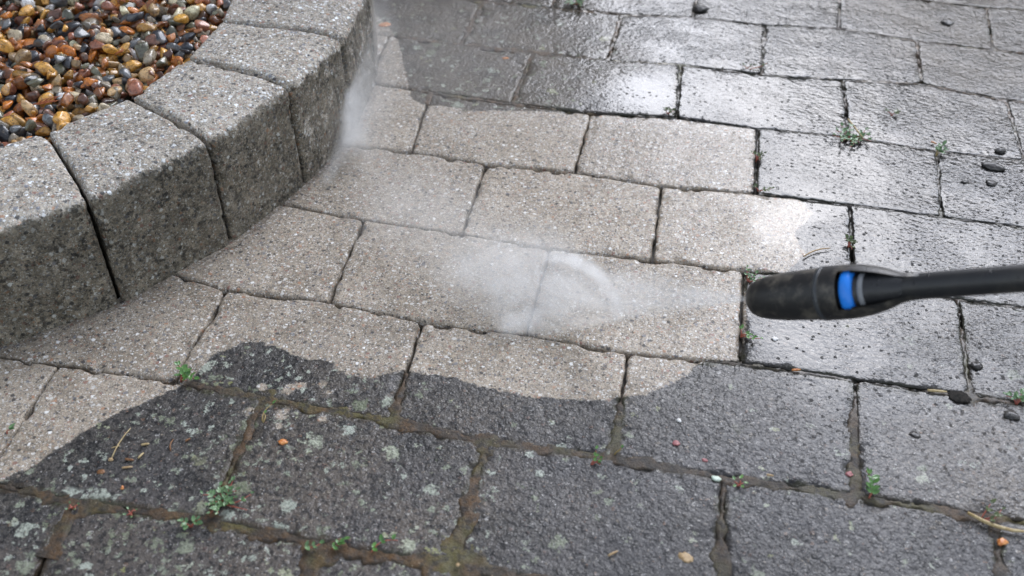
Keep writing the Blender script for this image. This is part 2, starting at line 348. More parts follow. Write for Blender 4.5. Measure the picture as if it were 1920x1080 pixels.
# ------------------------------------------------------------------ paver joints: ideal 210 x 140 mm bond, measured junctions laid on the ground
MEAS = {(-5, 3.): (1826, -64), (-4, 3.): (1849, 15), (-4, 2.5): (1705, -2), (-3, 3.): (1863, 94), (-3, 2.5): (1720, 77), (-3, 2.): (1574, 52), (-3, 1.5): (1435, 46), (-3, 1.): (1299, 32),
 (-2, 3.): (1887, 188), (-2, 2.5): (1728, 156), (-2, 2.): (1580, 149), (-2, 1.5): (1428, 139), (-2, 1.): (1276, 121), (-2, -1.): (731, 66),
 (-1, -1.): (686, 153), (-1, -.5): (808, 174), (-1, .5): (1108, 212), (-1, 1.): (1268, 220), (-1, 1.5): (1420, 240), (-1, 2.): (1592, 256), (-1, 2.5): (1757, 282),
 (0, -1.): (596, 262), (0, -.5): (770, 284), (0, 0.): (911, 307), (0, .5): (1077, 323), (0, 1.): (1240, 348), (0, 1.5): (1416, 362), (0, 2.): (1594, 384), (0, 2.5): (1765, 406),
 (1, -1.): (515, 380), (1, -.5): (683, 412), (1, 0.): (865, 438), (1, .5): (1030, 466), (1, 1.): (1224, 486), (1, 1.5): (1394, 505), (1, 2.): (1600, 532), (1, 2.5): (1796, 561),
 (2, -1.5): (268, 497), (2, -1.): (425, 543), (2, -.5): (615, 566), (2, 0.): (790, 603), (2, .5): (986, 626), (2, 1.): (1178, 661), (2, 1.5): (1388, 680), (2, 2.): (1605, 712), (2, 2.5): (1820, 744),
 (3, -1.5): (110, 684), (3, -1.): (325, 714), (3, -.5): (492, 748), (3, 0.): (735, 790), (3, .5): (908, 829), (3, 1.): (1150, 860), (3, 1.5): (1354, 896), (3, 2.): (1600, 930), (3, 2.5): (1868, 972),
 (4, -1.): (135, 942), (4, -.5): (388, 975), (4, 0.): (603, 1022), (4, .5): (850, 1060)}
def J(j, u):
    if (j, u) in MEAS: return g(*MEAS[(j, u)])[:2]
    return np.array((u * .21, -j * .14))

def coons(Ptop, Pbot, s, tt):
    """Ptop/Pbot: three points each; s,t arrays 0..1 (t=0 top)"""
    def pl(P, s):
        P = np.array(P); k = np.clip((s * 2).astype(int), 0, 1); f = s * 2 - k
        return P[k] * (1 - f)[..., None] + P[k + 1] * f[..., None]
    return pl(Ptop, s) * (1 - tt)[..., None] + pl(Pbot, s) * tt[..., None]

def axis_pts(L, step):
    e = [0, .0006, .0014, .0026, .0042, .0062]
    n = max(2, int((L - .0124) / step)); mid = np.linspace(.0062, L - .0062, n + 1)[1:-1]
    return np.concatenate([e, mid, L - np.array(e[::-1])])

def paver_mesh(j, u, step=.0021, seed=0):
    top = [J(j, u), J(j, u + .5), J(j, u + 1)]; bot = [J(j + 1, u), J(j + 1, u + .5), J(j + 1, u + 1)]
    Lw, Ld = .21, .14; gap = .0011
    a = axis_pts(Lw, step); b = axis_pts(Ld, step)
    A, Bb = np.meshgrid(a, b)                      # rows along depth
    # rounded corners: elliptic square-to-disc map inside each corner square
    rr = .0055 + .003 * ((seed * 37) % 7) / 7
    def warp(A, Bb):
        X, Y = A.copy(), Bb.copy()
        for sx in (0, 1):
            for sy in (0, 1):
                ax = (A if not sx else Lw - A); by = (Bb if not sy else Ld - Bb)
                m = (ax < rr) & (by < rr)
                p = 1 - ax / rr; q = 1 - by / rr
                p2 = p * np.sqrt(np.clip(1 - q * q / 2, 0, 1)); q2 = q * np.sqrt(np.clip(1 - p * p / 2, 0, 1))
                nx = rr * (1 - p2); ny = rr * (1 - q2)
                X = np.where(m, nx if not sx else Lw - nx, X); Y = np.where(m, ny if not sy else Ld - ny, Y)
        return X, Y
    X, Y = warp(A, Bb)
    ed = np.minimum.reduce([A, Lw - A, Bb, Ld - Bb])
    s = np.clip((X + gap * (1 - 2 * X / Lw)) / Lw, 0, 1); tt = np.clip((Y + gap * (1 - 2 * Y / Ld)) / Ld, 0, 1)
    W = coons(top, bot, s, tt); wx, wy = W[..., 0], W[..., 1]
    so = seed * 1.37
    k = np.exp(-ed / .006)
    wx = wx + (fbm(wx + so, wy, .012, seed) - .5) * .0042 * k; wy = wy + (fbm(wx, wy + so, .012, seed + 9) - .5) * .0042 * k
    ch = .0030
    prof = -ch * (1 - np.sqrt(np.clip(1 - (1 - np.clip(ed / .0040, 0, 1)) ** 2, 0, 1)))
    chip = sst(.52, .72, fbm(wx + 5, wy + 3, .018, seed + 21)) * np.exp(-ed / .006) * .0050
    r_ = random.Random(seed)
    tx, ty, dz = r_.uniform(-.004, .004), r_.uniform(-.005, .005), r_.uniform(-.0008, .0008)
    cx, cy = wx.mean(), wy.mean()
    flm = fields(wx, wy)[..., 0]; fl = np.clip(1 - 1.15 * flm, .08, 1)
    z = prof * (1 - .62 * sst(.55, .95, flm)) - chip * (1 - .8 * sst(.5, .9, flm)) + (fbm(wx, wy, .05, 77) - .5) * .0022 * (.3 + .7 * fl) + ((fbm(wx, wy, .008, 78) - .5) * .0010 + (vnoise(wx, wy, .0032, 79) - .5) * .0007) * fl + (wx - cx) * tx + (wy - cy) * ty + dz
    ny_, nx_ = wx.shape
    V = np.stack([wx, wy, z], -1).reshape(-1, 3)
    idx = np.arange(ny_ * nx_).reshape(ny_, nx_)
    Fc = np.stack([idx[1:, :-1], idx[1:, 1:], idx[:-1, 1:], idx[:-1, :-1]], -1).reshape(-1, 4)
    # skirt
    per = np.concatenate([idx[0, :-1], idx[:-1, -1], idx[-1, :0:-1], idx[:0:-1, 0]])
    prev = per; rows = [V]; fs = [Fc]; base = len(V)
    for dzk in (-.004, -.012, -.05):
        q = V[per].copy(); q[:, 2] = q[:, 2] * (1 if dzk > -.04 else 0) + dzk
        rows.append(q); cur = np.arange(base, base + len(per)); base += len(per)
        n = len(per); i2 = np.roll(np.arange(n), -1)
        fs.append(np.stack([prev, prev[i2], cur[i2], cur], -1)); prev = cur
    return np.concatenate(rows), np.concatenate(fs)

def joint_segments():
    seg = []
    for j in range(-5, 6):
        for q in range(-5, 9):
            u = q / 2; seg.append((J(j, u), J(j, u + .5)))
            if (q % 2 == 0) == (j % 2 == 0): seg.append((J(j, u), J(j + 1, u)))
    return seg
def kerb_sdf(X, Y):
    P = [np.array(p) for p in F] + [np.array(p) for p in B[::-1]]
    return poly_sdf(X, Y, P)
BEHIND = [np.array(p) for p in F] + [np.array((-1.6, .6)), np.array((-1.6, -1.0)), np.array((-.7, -.9))]
def cut_kerb(V, Fc):
    """leave out what would stand under the kerb or the gravel bed"""
    c = V[Fc].mean(1); d = poly_sdf(c[:, 0], c[:, 1], BEHIND)
    Fc = Fc[d < .010]
    if not len(Fc): return V, Fc
    used = np.unique(Fc); mp = np.full(len(V), -1); mp[used] = np.arange(len(used))
    return V[used], mp[Fc]
def surf_attrs(V):
    X, Y = V[:, 0], V[:, 1]
    f = fields(X, Y); sdf = poly_sdf(X, Y, CLEAN)
    for bx_, by_, br_ in BARE:
        q = g(bx_, by_); sdf = np.maximum(sdf, br_ / 1000 - np.hypot(X - q[0], Y - q[1]))
    kd = np.full(X.shape, 1e9)
    for i in range(len(F) - 1): kd = np.minimum(kd, seg_dist(X, Y, F[i], F[i + 1]))
    wl = (kd < .004 + .007 * fbm(X, Y, .03, 61)).astype(float) * (fbm(X, Y, .07, 62) > .42)
    jd = np.full(X.shape, 1e9)
    for a, b in joint_segments():
        m = (X > min(a[0], b[0]) - .03) & (X < max(a[0], b[0]) + .03) & (Y > min(a[1], b[1]) - .03) & (Y < max(a[1], b[1]) + .03)
        if m.any(): jd[m] = np.minimum(jd[m], seg_dist(X[m], Y[m], a, b))
    return dict(jdist=np.minimum(jd, .05), sdf=sdf, film=f[:, 0], lichen=f[:, 1], ripple=f[:, 2], brown=f[:, 3], wline=wl)

LABELS = {
 (-5, 2.5): 'wet olive paver cut off by the top edge at the far right corner',
 (-4, -1.): 'sliver of a dark soaked paver at the top edge right of the mist',
 (-4, 0.): 'dark soaked paver at the top edge with a weed tuft on its rim',
 (-4, 1.): 'wet shiny paver at the top edge with a dark mud crumb on it',
 (-4, 2.): 'wet olive paver in the far row carrying a round black clod',
 (-4, 3.): 'wet olive paver in the far row cut off by the right edge of the photo',
 (-3, -1.5): 'half washed paver near the top edge carrying the bright orange leaf fragment',
 (-3, -.5): 'dark unwashed paver with pale lichen flecks near the top, right of the orange leaf',
 (-3, .5): 'soaked paver half dark and half mirroring the sky near the top edge',
 (-3, 1.5): 'rippled wet paver with a water filled lower joint, near the top',
 (-3, 2.5): 'wet olive paver by the right edge with white sky glints, third row from the top',
 (-2, -2.): 'mist veiled clean paver squeezed between the kerb and a slanting joint near the top',
 (-2, -1.): 'dark paver with lichen whose left end is washed clean in a wedge behind the mist',
 (-2, 0.): 'soaked dark paver with pale lichen whose right end turns into bright sky reflection',
 (-2, 1.): 'smooth wet paver holding a calm pale blue sheet of water',
 (-2, 2.): 'heavily rippled wet paver above the big green weed clump',
 (-2, 3.): 'corner of a flooded paver at the right edge above the black clods',
 (-1, -1.5): 'clean paver at the foot of the kerb where the mist plume rises',
 (-1, -.5): 'clean paver with a dirty scalloped upper rim, right of the mist plume',
 (-1, .5): 'dry looking clean grey paver just left of the joint with small red weeds',
 (-1, 1.5): 'wet bluish paver under the big green weed clump',
 (-1, 2.5): 'flooded paver at the right edge carrying the two large black clods',
 (0, -1.): 'clean paver touching the far kerb block, directly below the mist plume',
 (0, 0.): 'clean brownish paver above the bright water jet arc',
 (0, 1.): 'paver that is bright and dry on its left and smooth wet blue on its right',
 (0, 2.): 'dark droplet covered paver behind the black spray lance',
 (1, -1.5): 'clean paver wedged against the middle of the kerb with a curved water line',
 (1, -.5): 'clean paver in the white spray, left of the jet impact line',
 (1, .5): 'clean pale paver hit by the jet directly in front of the nozzle',
 (1, 1.5): 'shiny wet dirty paver below the spray nozzle with a small white pebble',
 (1, 2.5): 'dark wet paver below the lance tube at the right edge',
 (2, -2.): 'clean paver below the left kerb blocks, green seedling at its lower right corner',
 (2, -1.): 'paver with a clean upper half and a blackened lichen spotted lower half',
 (2, 0.): 'paver split by a wavy line into clean sand colour above and black grime below',
 (2, 1.): 'grimy paver with only its upper left corner washed clean, marked by a pink spot',
 (2, 2.): 'coarse wet grimy paver by the right edge, tall green sprig at its corner',
 (3, -2.5): 'clean paver corner at the left edge of the photo below the kerb',
 (3, -1.5): 'paver divided diagonally into a clean left and a blackened right littered with straw bits',
 (3, -.5): 'blackened paver with pale lichen next to the leafy red stemmed weed clump',
 (3, .5): 'large grey grimy paver between two brown mossy joints at the bottom centre',
 (3, 1.5): 'bluish grey grimy paver right of the straight mossy joint at the bottom',
 (3, 2.5): 'grimy paver at the bottom right corner with the bent straw stem at its top edge',
 (4, -2.): 'black lichen spotted paver in the bottom left corner of the photo',
 (4, -1.): 'black paver with large white lichen rosettes at the bottom edge, left part',
 (4, 0.): 'strip of a grey paver at the bottom edge left of the wide moss triangle',
 (4, 1.): 'strip of a grey paver at the bottom edge right of the wide moss triangle'}
def row_u(j): return 0. if j % 2 == 0 else .5
restV, restF, rb = [], [], 0
for j in range(-9, 7):
    for k in range(-8, 11):
        u = k + row_u(j)
        c = (J(j, u) + J(j + 1, u + 1)) / 2
        if (j, u) in LABELS:
            V, Fc = paver_mesh(j, u, .0019, seed=(j + 9) * 20 + k + 8)
            V, Fc = cut_kerb(V, Fc)
            at = surf_attrs(V); o0 = np.array((c[0], c[1], 0.))
            o = mesh_obj('paver', V - o0, Fc, M_PAVER, attrs=at, loc=o0)
            tag(o, LABELS[(j, u)], 'paving stone', 'concrete pavers laid in running bond')
        elif -1.5 < c[0] < 2. and -1.0 < c[1] < 1.25 :
            V, Fc = paver_mesh(j, u, .012, seed=(j + 9) * 20 + k + 8); V, Fc = cut_kerb(V, Fc)
            if len(Fc): restV.append(V); restF.append(Fc + rb); rb += len(V)
V = np.concatenate(restV); Fc = np.concatenate(restF)
tag(mesh_obj('pavement', V, Fc, M_PAVER, attrs=surf_attrs(V)), kind='structure')

# sand bed and moss / mud in the joints
def sheet(name, x0, x1, y0, y1, z, mat):
    return mesh_obj(name, [(x0, y0, z), (x1, y0, z), (x1, y1, z), (x0, y1, z)], [(0, 1, 2, 3)], mat, smooth=False)
tag(sheet('ground', -60, 60, -60, 60, -.016, M_SAND), kind='structure')
st = .0020
gx = np.arange(-.56, .80, st); gy = np.arange(-.62, .62, st); X, Y = np.meshgrid(gx, gy)
D = np.full(X.shape, 1e9)
for a, b in joint_segments(): 
    m = (X > min(a[0], b[0]) - .04) & (X < max(a[0], b[0]) + .04) & (Y > min(a[1], b[1]) - .04) & (Y < max(a[1], b[1]) + .04)
    D[m] = np.minimum(D[m], seg_dist(X[m], Y[m], a, b))
# junctions: wider pads of moss
PAD = [((850, 1062), .026), ((908, 832), .016), ((600, 1028), .018), ((1605, 724), .020), ((1820, 748), .014), ((1592, 930), .012), ((1352, 900), .009), ((140, 945), .014), ((1890, 975), .016), ((500, 745), .012), ((760, 800), .008)]
for (px, py), r in PAD:
    q = g(px, py); D = np.minimum(D, np.maximum(0, np.hypot(X - q[0], Y - q[1]) - r + .006))
f = fields(X, Y); sdf = poly_sdf(X, Y, CLEAN)
wd = f[..., 4] / 1000 * (.05 + 1.45 * fbm(X, Y, .03, 5)) + (fbm(X, Y, .009, 6, 4) - .5) * .010
dirt = sst(.002, -.003, sdf)
wd = wd * dirt
hz = -.0115 + .0115 * sst(wd + .0022, wd - .0022, D) * dirt + (fbm(X, Y, .006, 8) - .5) * .0018
hz = np.where(dirt > .5, hz + .0004 - .0010 * f[..., 0], hz)
inb = poly_sdf(X, Y, BEHIND) > .004
keepv = (D < .014) & ~inb
idx = np.arange(X.size).reshape(X.shape)
Q = np.stack([idx[:-1, :-1], idx[:-1, 1:], idx[1:, 1:], idx[1:, :-1]], -1).reshape(-1, 4)
kv = keepv.ravel(); Q = Q[kv[Q].all(1)]
used = np.unique(Q); mp = np.full(X.size, -1); mp[used] = np.arange(len(used))
V = np.stack([X, Y, hz], -1).reshape(-1, 3)[used]
o = mesh_obj('moss', V, mp[Q], M_MOSS, attrs=dict(brown=np.clip(f[..., 3] * 1.5 + .3, 0, 1).ravel()[used], film=(sst(.6, .95, f[..., 0]) * dirt).ravel()[used]))
tag(o, 'brown green moss and grey mud packed in the unwashed paver joints', 'moss', kind='stuff')

# ------------------------------------------------------------------ kerb blocks
bm = bmesh.new(); bmesh.ops.create_cube(bm, size=2.0); bmesh.ops.subdivide_edges(bm, edges=bm.edges[:], cuts=63, use_grid_fill=True)
bm.verts.ensure_lookup_table(); UC = np.array([v.co[:] for v in bm.verts]); UF = np.array([[v.index for v in f.verts] for f in bm.faces]); bm.free()
def n3(P, s, seed):   # cheap 3-D-ish noise
    return (fbm(P[:, 0] + P[:, 2] * .7, P[:, 1] + P[:, 2] * .3, s, seed) + fbm(P[:, 1] - P[:, 2] * .6, P[:, 2] + P[:, 0] * .4, s, seed + 3)) / 2 - .5
KL = ['kerb block at the lower left edge of the photo, cut off by the frame',
 'kerb block at the left edge with a dark damp front',
 'kerb block second from the left edge, with the chipped bright front edge',
 'middle kerb block right of the widest seam, with white grit along its front edge',
 'kerb block whose front is veiled by the rising mist',
 'farthest kerb block at the top of the photo behind the mist',
 'kerb block beyond the top edge of the photo']
for i in range(7):
    F0, F1, B0, B1 = map(np.array, (F[i], F[i + 1], B[i], B[i + 1]))
    wmean = (np.linalg.norm(F1 - F0) + np.linalg.norm(B1 - B0)) / 2; dep = np.linalg.norm((F0 + F1) / 2 - (B0 + B1) / 2)
    H = np.array((wmean / 2, dep / 2, (KH + .05) / 2)); r0 = .0065
    P = UC * H
    inner = np.clip(P, -(H - r0), H - r0); dd = P - inner; L = np.linalg.norm(dd, axis=1, keepdims=True)
    nn = dd / np.maximum(L, 1e-9)
    P = np.where(L > 1e-7, inner + nn * np.minimum(r0, np.abs(dd).max(1, keepdims=True)), P)
    # extra soft shoulder on the top front edge
    fy = (P[:, 1] + H[1]); tz = (H[2] - P[:, 2])
    P[:, 2] -= .009 * np.exp(-np.clip(fy, 0, 1) / .016) * sst(.05, .0, tz)
    s = P[:, 0] / H[0] / 2 + .5; t_ = P[:, 1] / H[1] / 2 + .5
    gp = .0016 / wmean; s2 = gp + s * (1 - 2 * gp)
    W = (F0[None] * (1 - s2)[:, None] + F1[None] * s2[:, None]) * (1 - t_)[:, None] + (B0[None] * (1 - s2)[:, None] + B1[None] * s2[:, None]) * t_[:, None]
    z = P[:, 2] + H[2] - .05
    Q3 = np.stack([W[:, 0], W[:, 1], z], 1)
    cc = Q3.mean(0); outw = Q3 - cc; outw /= np.linalg.norm(outw, axis=1, keepdims=True)
    edgep = np.sort(np.abs(np.abs(P) - H), axis=1)[:, 1]
    chip = sst(.04, .2, n3(Q3, .018, 30 + i)) * np.exp(-edgep / .006) * .006 + sst(.0, .2, n3(Q3, .006, 35 + i)) * np.exp(-edgep / .004) * .0022
    amt = n3(Q3, .04, 50 + i) * .002 + n3(Q3, .007, 60 + i) * .0016 + (vnoise(Q3[:, 0] + Q3[:, 2], Q3[:, 1] - Q3[:, 2], .003, 9) - .5) * .0007 - chip
    # move along the dominant face normal
    nrm = np.where(L > 1e-7, nn, np.sign(UC) * (np.abs(UC) > .999)); 
    ux = (F1 - F0) / np.linalg.norm(F1 - F0); uy = np.array((-ux[1], ux[0]))
    wn = nrm[:, :1] * np.append(ux, 0)[None] + nrm[:, 1:2] * np.append(uy, 0)[None] + nrm[:, 2:] * np.array((0, 0, 1))[None]
    Q3 = Q3 + wn * amt[:, None]
    # damp: front face below the shoulder, ragged edge; the far blocks are washed dry higher up
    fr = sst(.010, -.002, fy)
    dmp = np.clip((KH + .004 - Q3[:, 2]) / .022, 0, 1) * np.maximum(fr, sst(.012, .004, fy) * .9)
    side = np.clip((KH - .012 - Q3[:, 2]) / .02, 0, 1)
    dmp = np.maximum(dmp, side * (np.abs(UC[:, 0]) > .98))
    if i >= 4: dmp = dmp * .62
    o0 = np.array([*((F0 + F1 + B0 + B1) / 4), 0])
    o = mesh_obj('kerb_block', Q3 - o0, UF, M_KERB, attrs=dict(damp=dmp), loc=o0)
    tag(o, KL[i], 'kerb stone', 'tapered concrete kerb blocks in a curved row')

# ------------------------------------------------------------------ gravel bed
bpoly = [np.array(p) for p in B] + [np.array((-1.15, .75)), np.array((-1.25, -.5))]
me = mesh_obj('gravel_bed', [(*p, .098) for p in bpoly], [tuple(range(len(bpoly)))[::-1]], M_SOIL, smooth=False)
tag(me, kind='structure')
bm = bmesh.new(); bmesh.ops.create_icosphere(bm, subdivisions=3, radius=1); bm.verts.ensure_lookup_table()
IV = np.array([v.co[:] for v in bm.verts]); IFc = np.array([[v.index for v in f.verts] for f in bm.faces]); bm.free()
PAL = [((.52, .17, .025), 24), ((.28, .10, .03), 12), ((.60, .31, .06), 18), ((.055, .062, .075), 8), ((.12, .13, .135), 10), ((.18, .18, .12), 8), ((.34, .29, .21), 10),
       ((.42, .16, .09), 9), ((.66, .55, .36), 6), ((.74, .74, .72), 3), ((.15, .07, .045), 6), ((.03, .033, .04), 4), ((.52, .34, .16), 8)]
pc = [p for p, w_ in PAL for _ in range(int(w_))]
pv, pf, pcol, base = [], [], [], 0
for layer, (zz, sp) in enumerate(((.105, .0158), (.115, .0148), (.123, .0200))):
    for yy in np.arange(-.50, .62, sp):
        for xx in np.arange(-1.10, -.30, sp):
            if layer == 2 and rng.random() < .35: continue
            x = xx + rng.uniform(-.5, .5) * sp; y = yy + rng.uniform(-.5, .5) * sp
            dd = poly_sdf(np.array([x]), np.array([y]), bpoly)[0]
            if dd < .006: continue
            if y < -.30 + 0 and x < -.75: continue
            r = rng.uniform(.0052, .0104) * (1.12 if rng.random() < .12 else 1)
            npl = rng.integers(8, 15); N = rng.normal(size=(npl, 3)); N /= np.linalg.norm(N, axis=1, keepdims=True); dpl = rng.uniform(.42, .95, npl)
            dots = IV @ N.T
            rad = np.where(dots > 1e-3, dpl / np.maximum(dots, 1e-3), 9.)
            kk = rng.choice([16., 34., 60.]); rad = (np.sum(np.minimum(rad, 6) ** -kk, 1) + 1.15 ** -kk) ** (-1 / kk)
            sc = np.array((rng.uniform(.95, 1.45), rng.uniform(.75, 1.05), rng.uniform(.55, .9)))
            Pp = IV * rad[:, None] * sc * r
            e = Euler((rng.uniform(-.8, .8), rng.uniform(-.8, .8), rng.uniform(0, 6.28))); R3 = np.array(e.to_matrix())
            Pp = Pp @ R3.T + (x, y, zz + rng.uniform(-.003, .004))
            c = np.array(pc[rng.integers(len(pc))]) * rng.uniform(.5, 1.45)
            pv.append(Pp); pf.append(IFc + base); pcol.append(np.tile(c, (len(IV), 1))); base += len(IV)
o = mesh_obj('gravel', np.concatenate(pv), np.concatenate(pf), M_PEB, colors=np.clip(np.concatenate(pcol), 0, .8))
tag(o, 'wet brown orange and slate coloured gravel filling the bed behind the kerb', 'gravel', kind='stuff')

# ------------------------------------------------------------------ small shape tools
def tube(pts, rads, seg=8):
    pts = [Vector(p) for p in pts]; V, Fs = [], []
    up = Vector((0, 0, 1))
    for i, p in enumerate(pts):
        d = (pts[min(i + 1, len(pts) - 1)] - pts[max(i - 1, 0)]).normalized()
        a = d.cross(up); a = a.normalized() if a.length > 1e-4 else Vector((1, 0, 0)); b = a.cross(d)
        for k in range(seg):
            th = 2 * math.pi * k / seg; V.append(p + (a * math.cos(th) + b * math.sin(th)) * rads[i])
    for i in range(len(pts) - 1):
        for k in range(seg):
            k2 = (k + 1) % seg; Fs.append((i * seg + k, i * seg + k2, (i + 1) * seg + k2, (i + 1) * seg + k))
    Fs.append(tuple(range(seg))[::-1]); Fs.append(tuple((len(pts) - 1) * seg + k for k in range(seg)))
    return V, Fs
def merge(parts):
    V, Fs = [], []
    for v, f in parts:
        b = len(V); V += [Vector(p) for p in v]; Fs += [tuple(i + b for i in q) for q in f]
    return V, Fs
def leaf(L, W, cup=.25, thick=.00025, nl=7, nw=3):
    """oval leaf along +X, slightly cupped, with thickness"""
    V, Fs = [], []
    rows = []
    for side in (1, -1):
        for i in range(nl + 1):
            s = i / nl; wv = W / 2 * math.sin(math.pi * min(1, max(0, s)) ** .85) ** .75 if 0 < s < 1 else 0.00002
            for k in range(-nw, nw + 1):
                q = k / nw
                V.append(Vector((L * s, wv * q, cup * W * (q * q * .6 + (s - .5) ** 2 * .8) * (1 if wv > .0001 else .5) + side * thick / 2)))
    m = 2 * nw + 1; n1 = (nl + 1) * m
    for i in range(nl):
        for k in range(m - 1):
            a = i * m + k; Fs.append((a, a + m, a + m + 1, a + 1)); Fs.append((n1 + a, n1 + a + 1, n1 + a + m + 1, n1 + a + m))
    for i in range(nl):
        a = i * m; Fs.append((a, n1 + a, n1 + a + m, a + m)); a = i * m + m - 1; Fs.append((a, a + m, n1 + a + m, n1 + a))
    return V, Fs
def xform(vf, M): return [M @ v for v in vf[0]], vf[1]

def mat_leaf(name, c1, c2, red):
    t = NT(name); P = t.n('TexCoord').outputs['Object']; n = t.noise(P, 160, 3, .6); n2 = t.noise(P, 700, 3, .6)
    col = t.mix(t.rng(n, .35, .65), c1, c2); col = t.mix(t.rng(n2, .55, .75, 0, red), col, (.16, .035, .03))
    b = t.principled(Base_Color=col, Roughness=.38, Normal=t.bump(n2, .3, .0004)); b.inputs['Coat Weight'].default_value = .4; b.inputs['Coat Roughness'].default_value = .12
    return t.m
M_LEAF = [mat_leaf('spurge leaf green', (.055, .16, .03), (.12, .27, .06), .4), mat_leaf('spurge leaf bluish', (.07, .16, .055), (.15, .26, .11), .4), mat_leaf('weed leaf olive', (.05, .08, .02), (.10, .14, .04), .6)]
M_STEM = mat_plain('red stem', (.26, .05, .035), (.40, .12, .07), .4, 200, .2, .0003, coat=.3)
M_STEMG = mat_plain('yellow stem', (.22, .16, .05), (.36, .26, .10), .45, 200, .2, .0003)
M_STRAW = mat_plain('straw', (.34, .24, .10), (.55, .44, .24), .5, 300, .3, .0003)
M_TWIG = mat_plain('rusty conifer twig', (.24, .06, .02), (.40, .12, .04), .6, 300, .3, .0003)
M_CLOD = mat_plain('black mud', (.006, .006, .006), (.03, .024, .018), .35, 260, .8, .0015, coat=.5)
M_SMEAR = mat_plain('dark mud', (.01, .01, .009), (.035, .03, .025), .75, 260, .9, .002, spec=.2)
M_WHITE = mat_plain('white grit', (.62, .60, .56), (.80, .79, .77), .4, 300, .3, .0005)
M_ORANGE = mat_plain('orange chip', (.50, .14, .03), (.62, .28, .08), .4, 300, .3, .0005, coat=.3)
M_TAN = mat_plain('tan chip', (.34, .22, .10), (.50, .36, .20), .5, 300, .3, .0005)
M_MINT = mat_plain('pale green stone', (.42, .52, .42), (.55, .62, .52), .4, 300, .2, .0005)
M_PINK = mat_plain('pink stone', (.26, .07, .08), (.38, .17, .16), .5, 300, .3, .0005)
M_BROWNC = mat_plain('brown chip', (.14, .06, .02), (.25, .12, .05), .5, 300, .3, .0005)

def weed(px, py, label, stems, leafmat=0, stemmat=None, lsize=.0042, z=.0006, group='small weeds growing from the paver joints', name='weed', seed=0):
    """stems: list of (dx_mm, dy_mm, rise_mm, leaves); dx,dy = tip offset on the ground"""
    o = empty(name, (*g(px, py)[:2], 0), label, 'weed', group)
    r_ = random.Random(seed + int(px)); leaves = []
    for (dx, dy, rise, nl) in stems:
        tip = Vector((dx, dy, rise)) / 1000; side = Vector((-tip.y, tip.x, 0)) * r_.uniform(-.25, .25)
        pts = []
        for k in range(7):
            s = k / 6; pts.append(tip * s + side * math.sin(math.pi * s) + Vector((0, 0, z + .0012 * math.sin(math.pi * s) + (0 if s else -.004))))
        L = max(tip.length, .004)
        mesh_obj('stem', *tube(pts, [.00075 - .0004 * k / 6 for k in range(7)], 7), stemmat or M_STEM, o)
        for i in range(nl):
            s = (i // 2 + 1) / (nl / 2 + .5) if nl > 1 else 1.
            s = min(1., s); b = Vector(pts[min(6, int(s * 6))])
            az = math.atan2(tip.y, tip.x) + (1 if i % 2 else -1) * r_.uniform(.7, 1.5)
            if i >= nl - 2: az = math.atan2(tip.y, tip.x) + (1 if i % 2 else -1) * r_.uniform(.1, .7)
            sz = lsize * r_.uniform(.75, 1.2) * (1 - .2 * s)
            M = Matrix.Translation(b + Vector((0, 0, .0006 + r_.uniform(0, .0012)))) @ Matrix.Rotation(az, 4, 'Z') @ Matrix.Rotation(-r_.uniform(.05, .55), 4, 'Y') @ Matrix.Rotation(r_.uniform(-.4, .4), 4, 'X')
            leaves.append(xform(leaf(sz, sz * r_.uniform(.52, .68)), M))
    if leaves: mesh_obj('leaves', *merge(leaves), M_LEAF[leafmat], o)
    return o

def ring(n, r, rise, nl, a0=0, span=6.28, jit=.3, seed=0):
    q = random.Random(seed); return [(math.cos(a0 + span * k / n) * r * q.uniform(1 - jit, 1 + jit), math.sin(a0 + span * k / n) * r * q.uniform(1 - jit, 1 + jit), rise * q.uniform(.6, 1.3), nl) for k in range(n)]
weed(338, 712, 'bright green seedling with oval leaves at the corner between washed and black pavers', [(-9, 14, 4, 6), (4, 8, 4, 4), (16, -1, 5, 5), (8, -2, 2, 2)], 0, lsize=.0078)
weed(418, 945, 'large leafy clump with red stems on the blackened pavers at the lower left', ring(9, 13, 6, 7, .3, 6.28, .45, 3) + [(24, -4, 3, 0), (22, 10, 6, 5), (2, 22, 8, 6)], 1, lsize=.0055)
weed(358, 987, 'round leaved pale green sprig just below the large leafy clump', [(-8, 2, 3, 4), (6, 6, 3, 4), (-2, -4, 2, 2), (8, 1, 2, 2)], 1, lsize=.0068)
weed(137, 953, 'tiny star shaped weed with four grey leaves in the joint near the left edge', [(3, 3, 1, 1), (-3, 2, 1, 1), (4, -2, 1, 1), (-2, -3, 1, 1)], 1, lsize=.0042)
weed(246, 964, 'tiny pinkish star shaped weed beside the white lichen rosette', [(3, 3, 1, 1), (-3, 2, 1, 1), (3, -3, 1, 1), (-2, -3, 1, 1)], 1, lsize=.0038)
weed(568, 1027, 'leftmost of three small sprigs along the bottom joint, leaning right', [(16, 6, 4, 6)], 1, lsize=.006)
weed(620, 1030, 'middle one of three small sprigs along the bottom joint, with upright leaves', [(9, 8, 4, 7)], 0, lsize=.006)
weed(692, 1040, 'rightmost of three small sprigs along the bottom joint, with a long red stem', [(20, 15, 4, 6)], 0, lsize=.006)
weed(1108, 872, 'thin looped weed on the rusty moss joint below the wavy wash line', [(2, 12, 6, 3), (9, 8, 4, 2), (8, -1, 3, 2), (3, 2, 3, 2)], 0, lsize=.0045)
weed(1150, 852, 'small curled stem at the joint corner right of the looped weed', [(7, 8, 5, 2)], 0, M_STEMG, lsize=.0035)
weed(1385, 910, 'flat little rosette beside the pale green stone in the lower joint', ring(5, 4, 2, 1, .2, 6.28, .2, 1), 0, lsize=.0055)
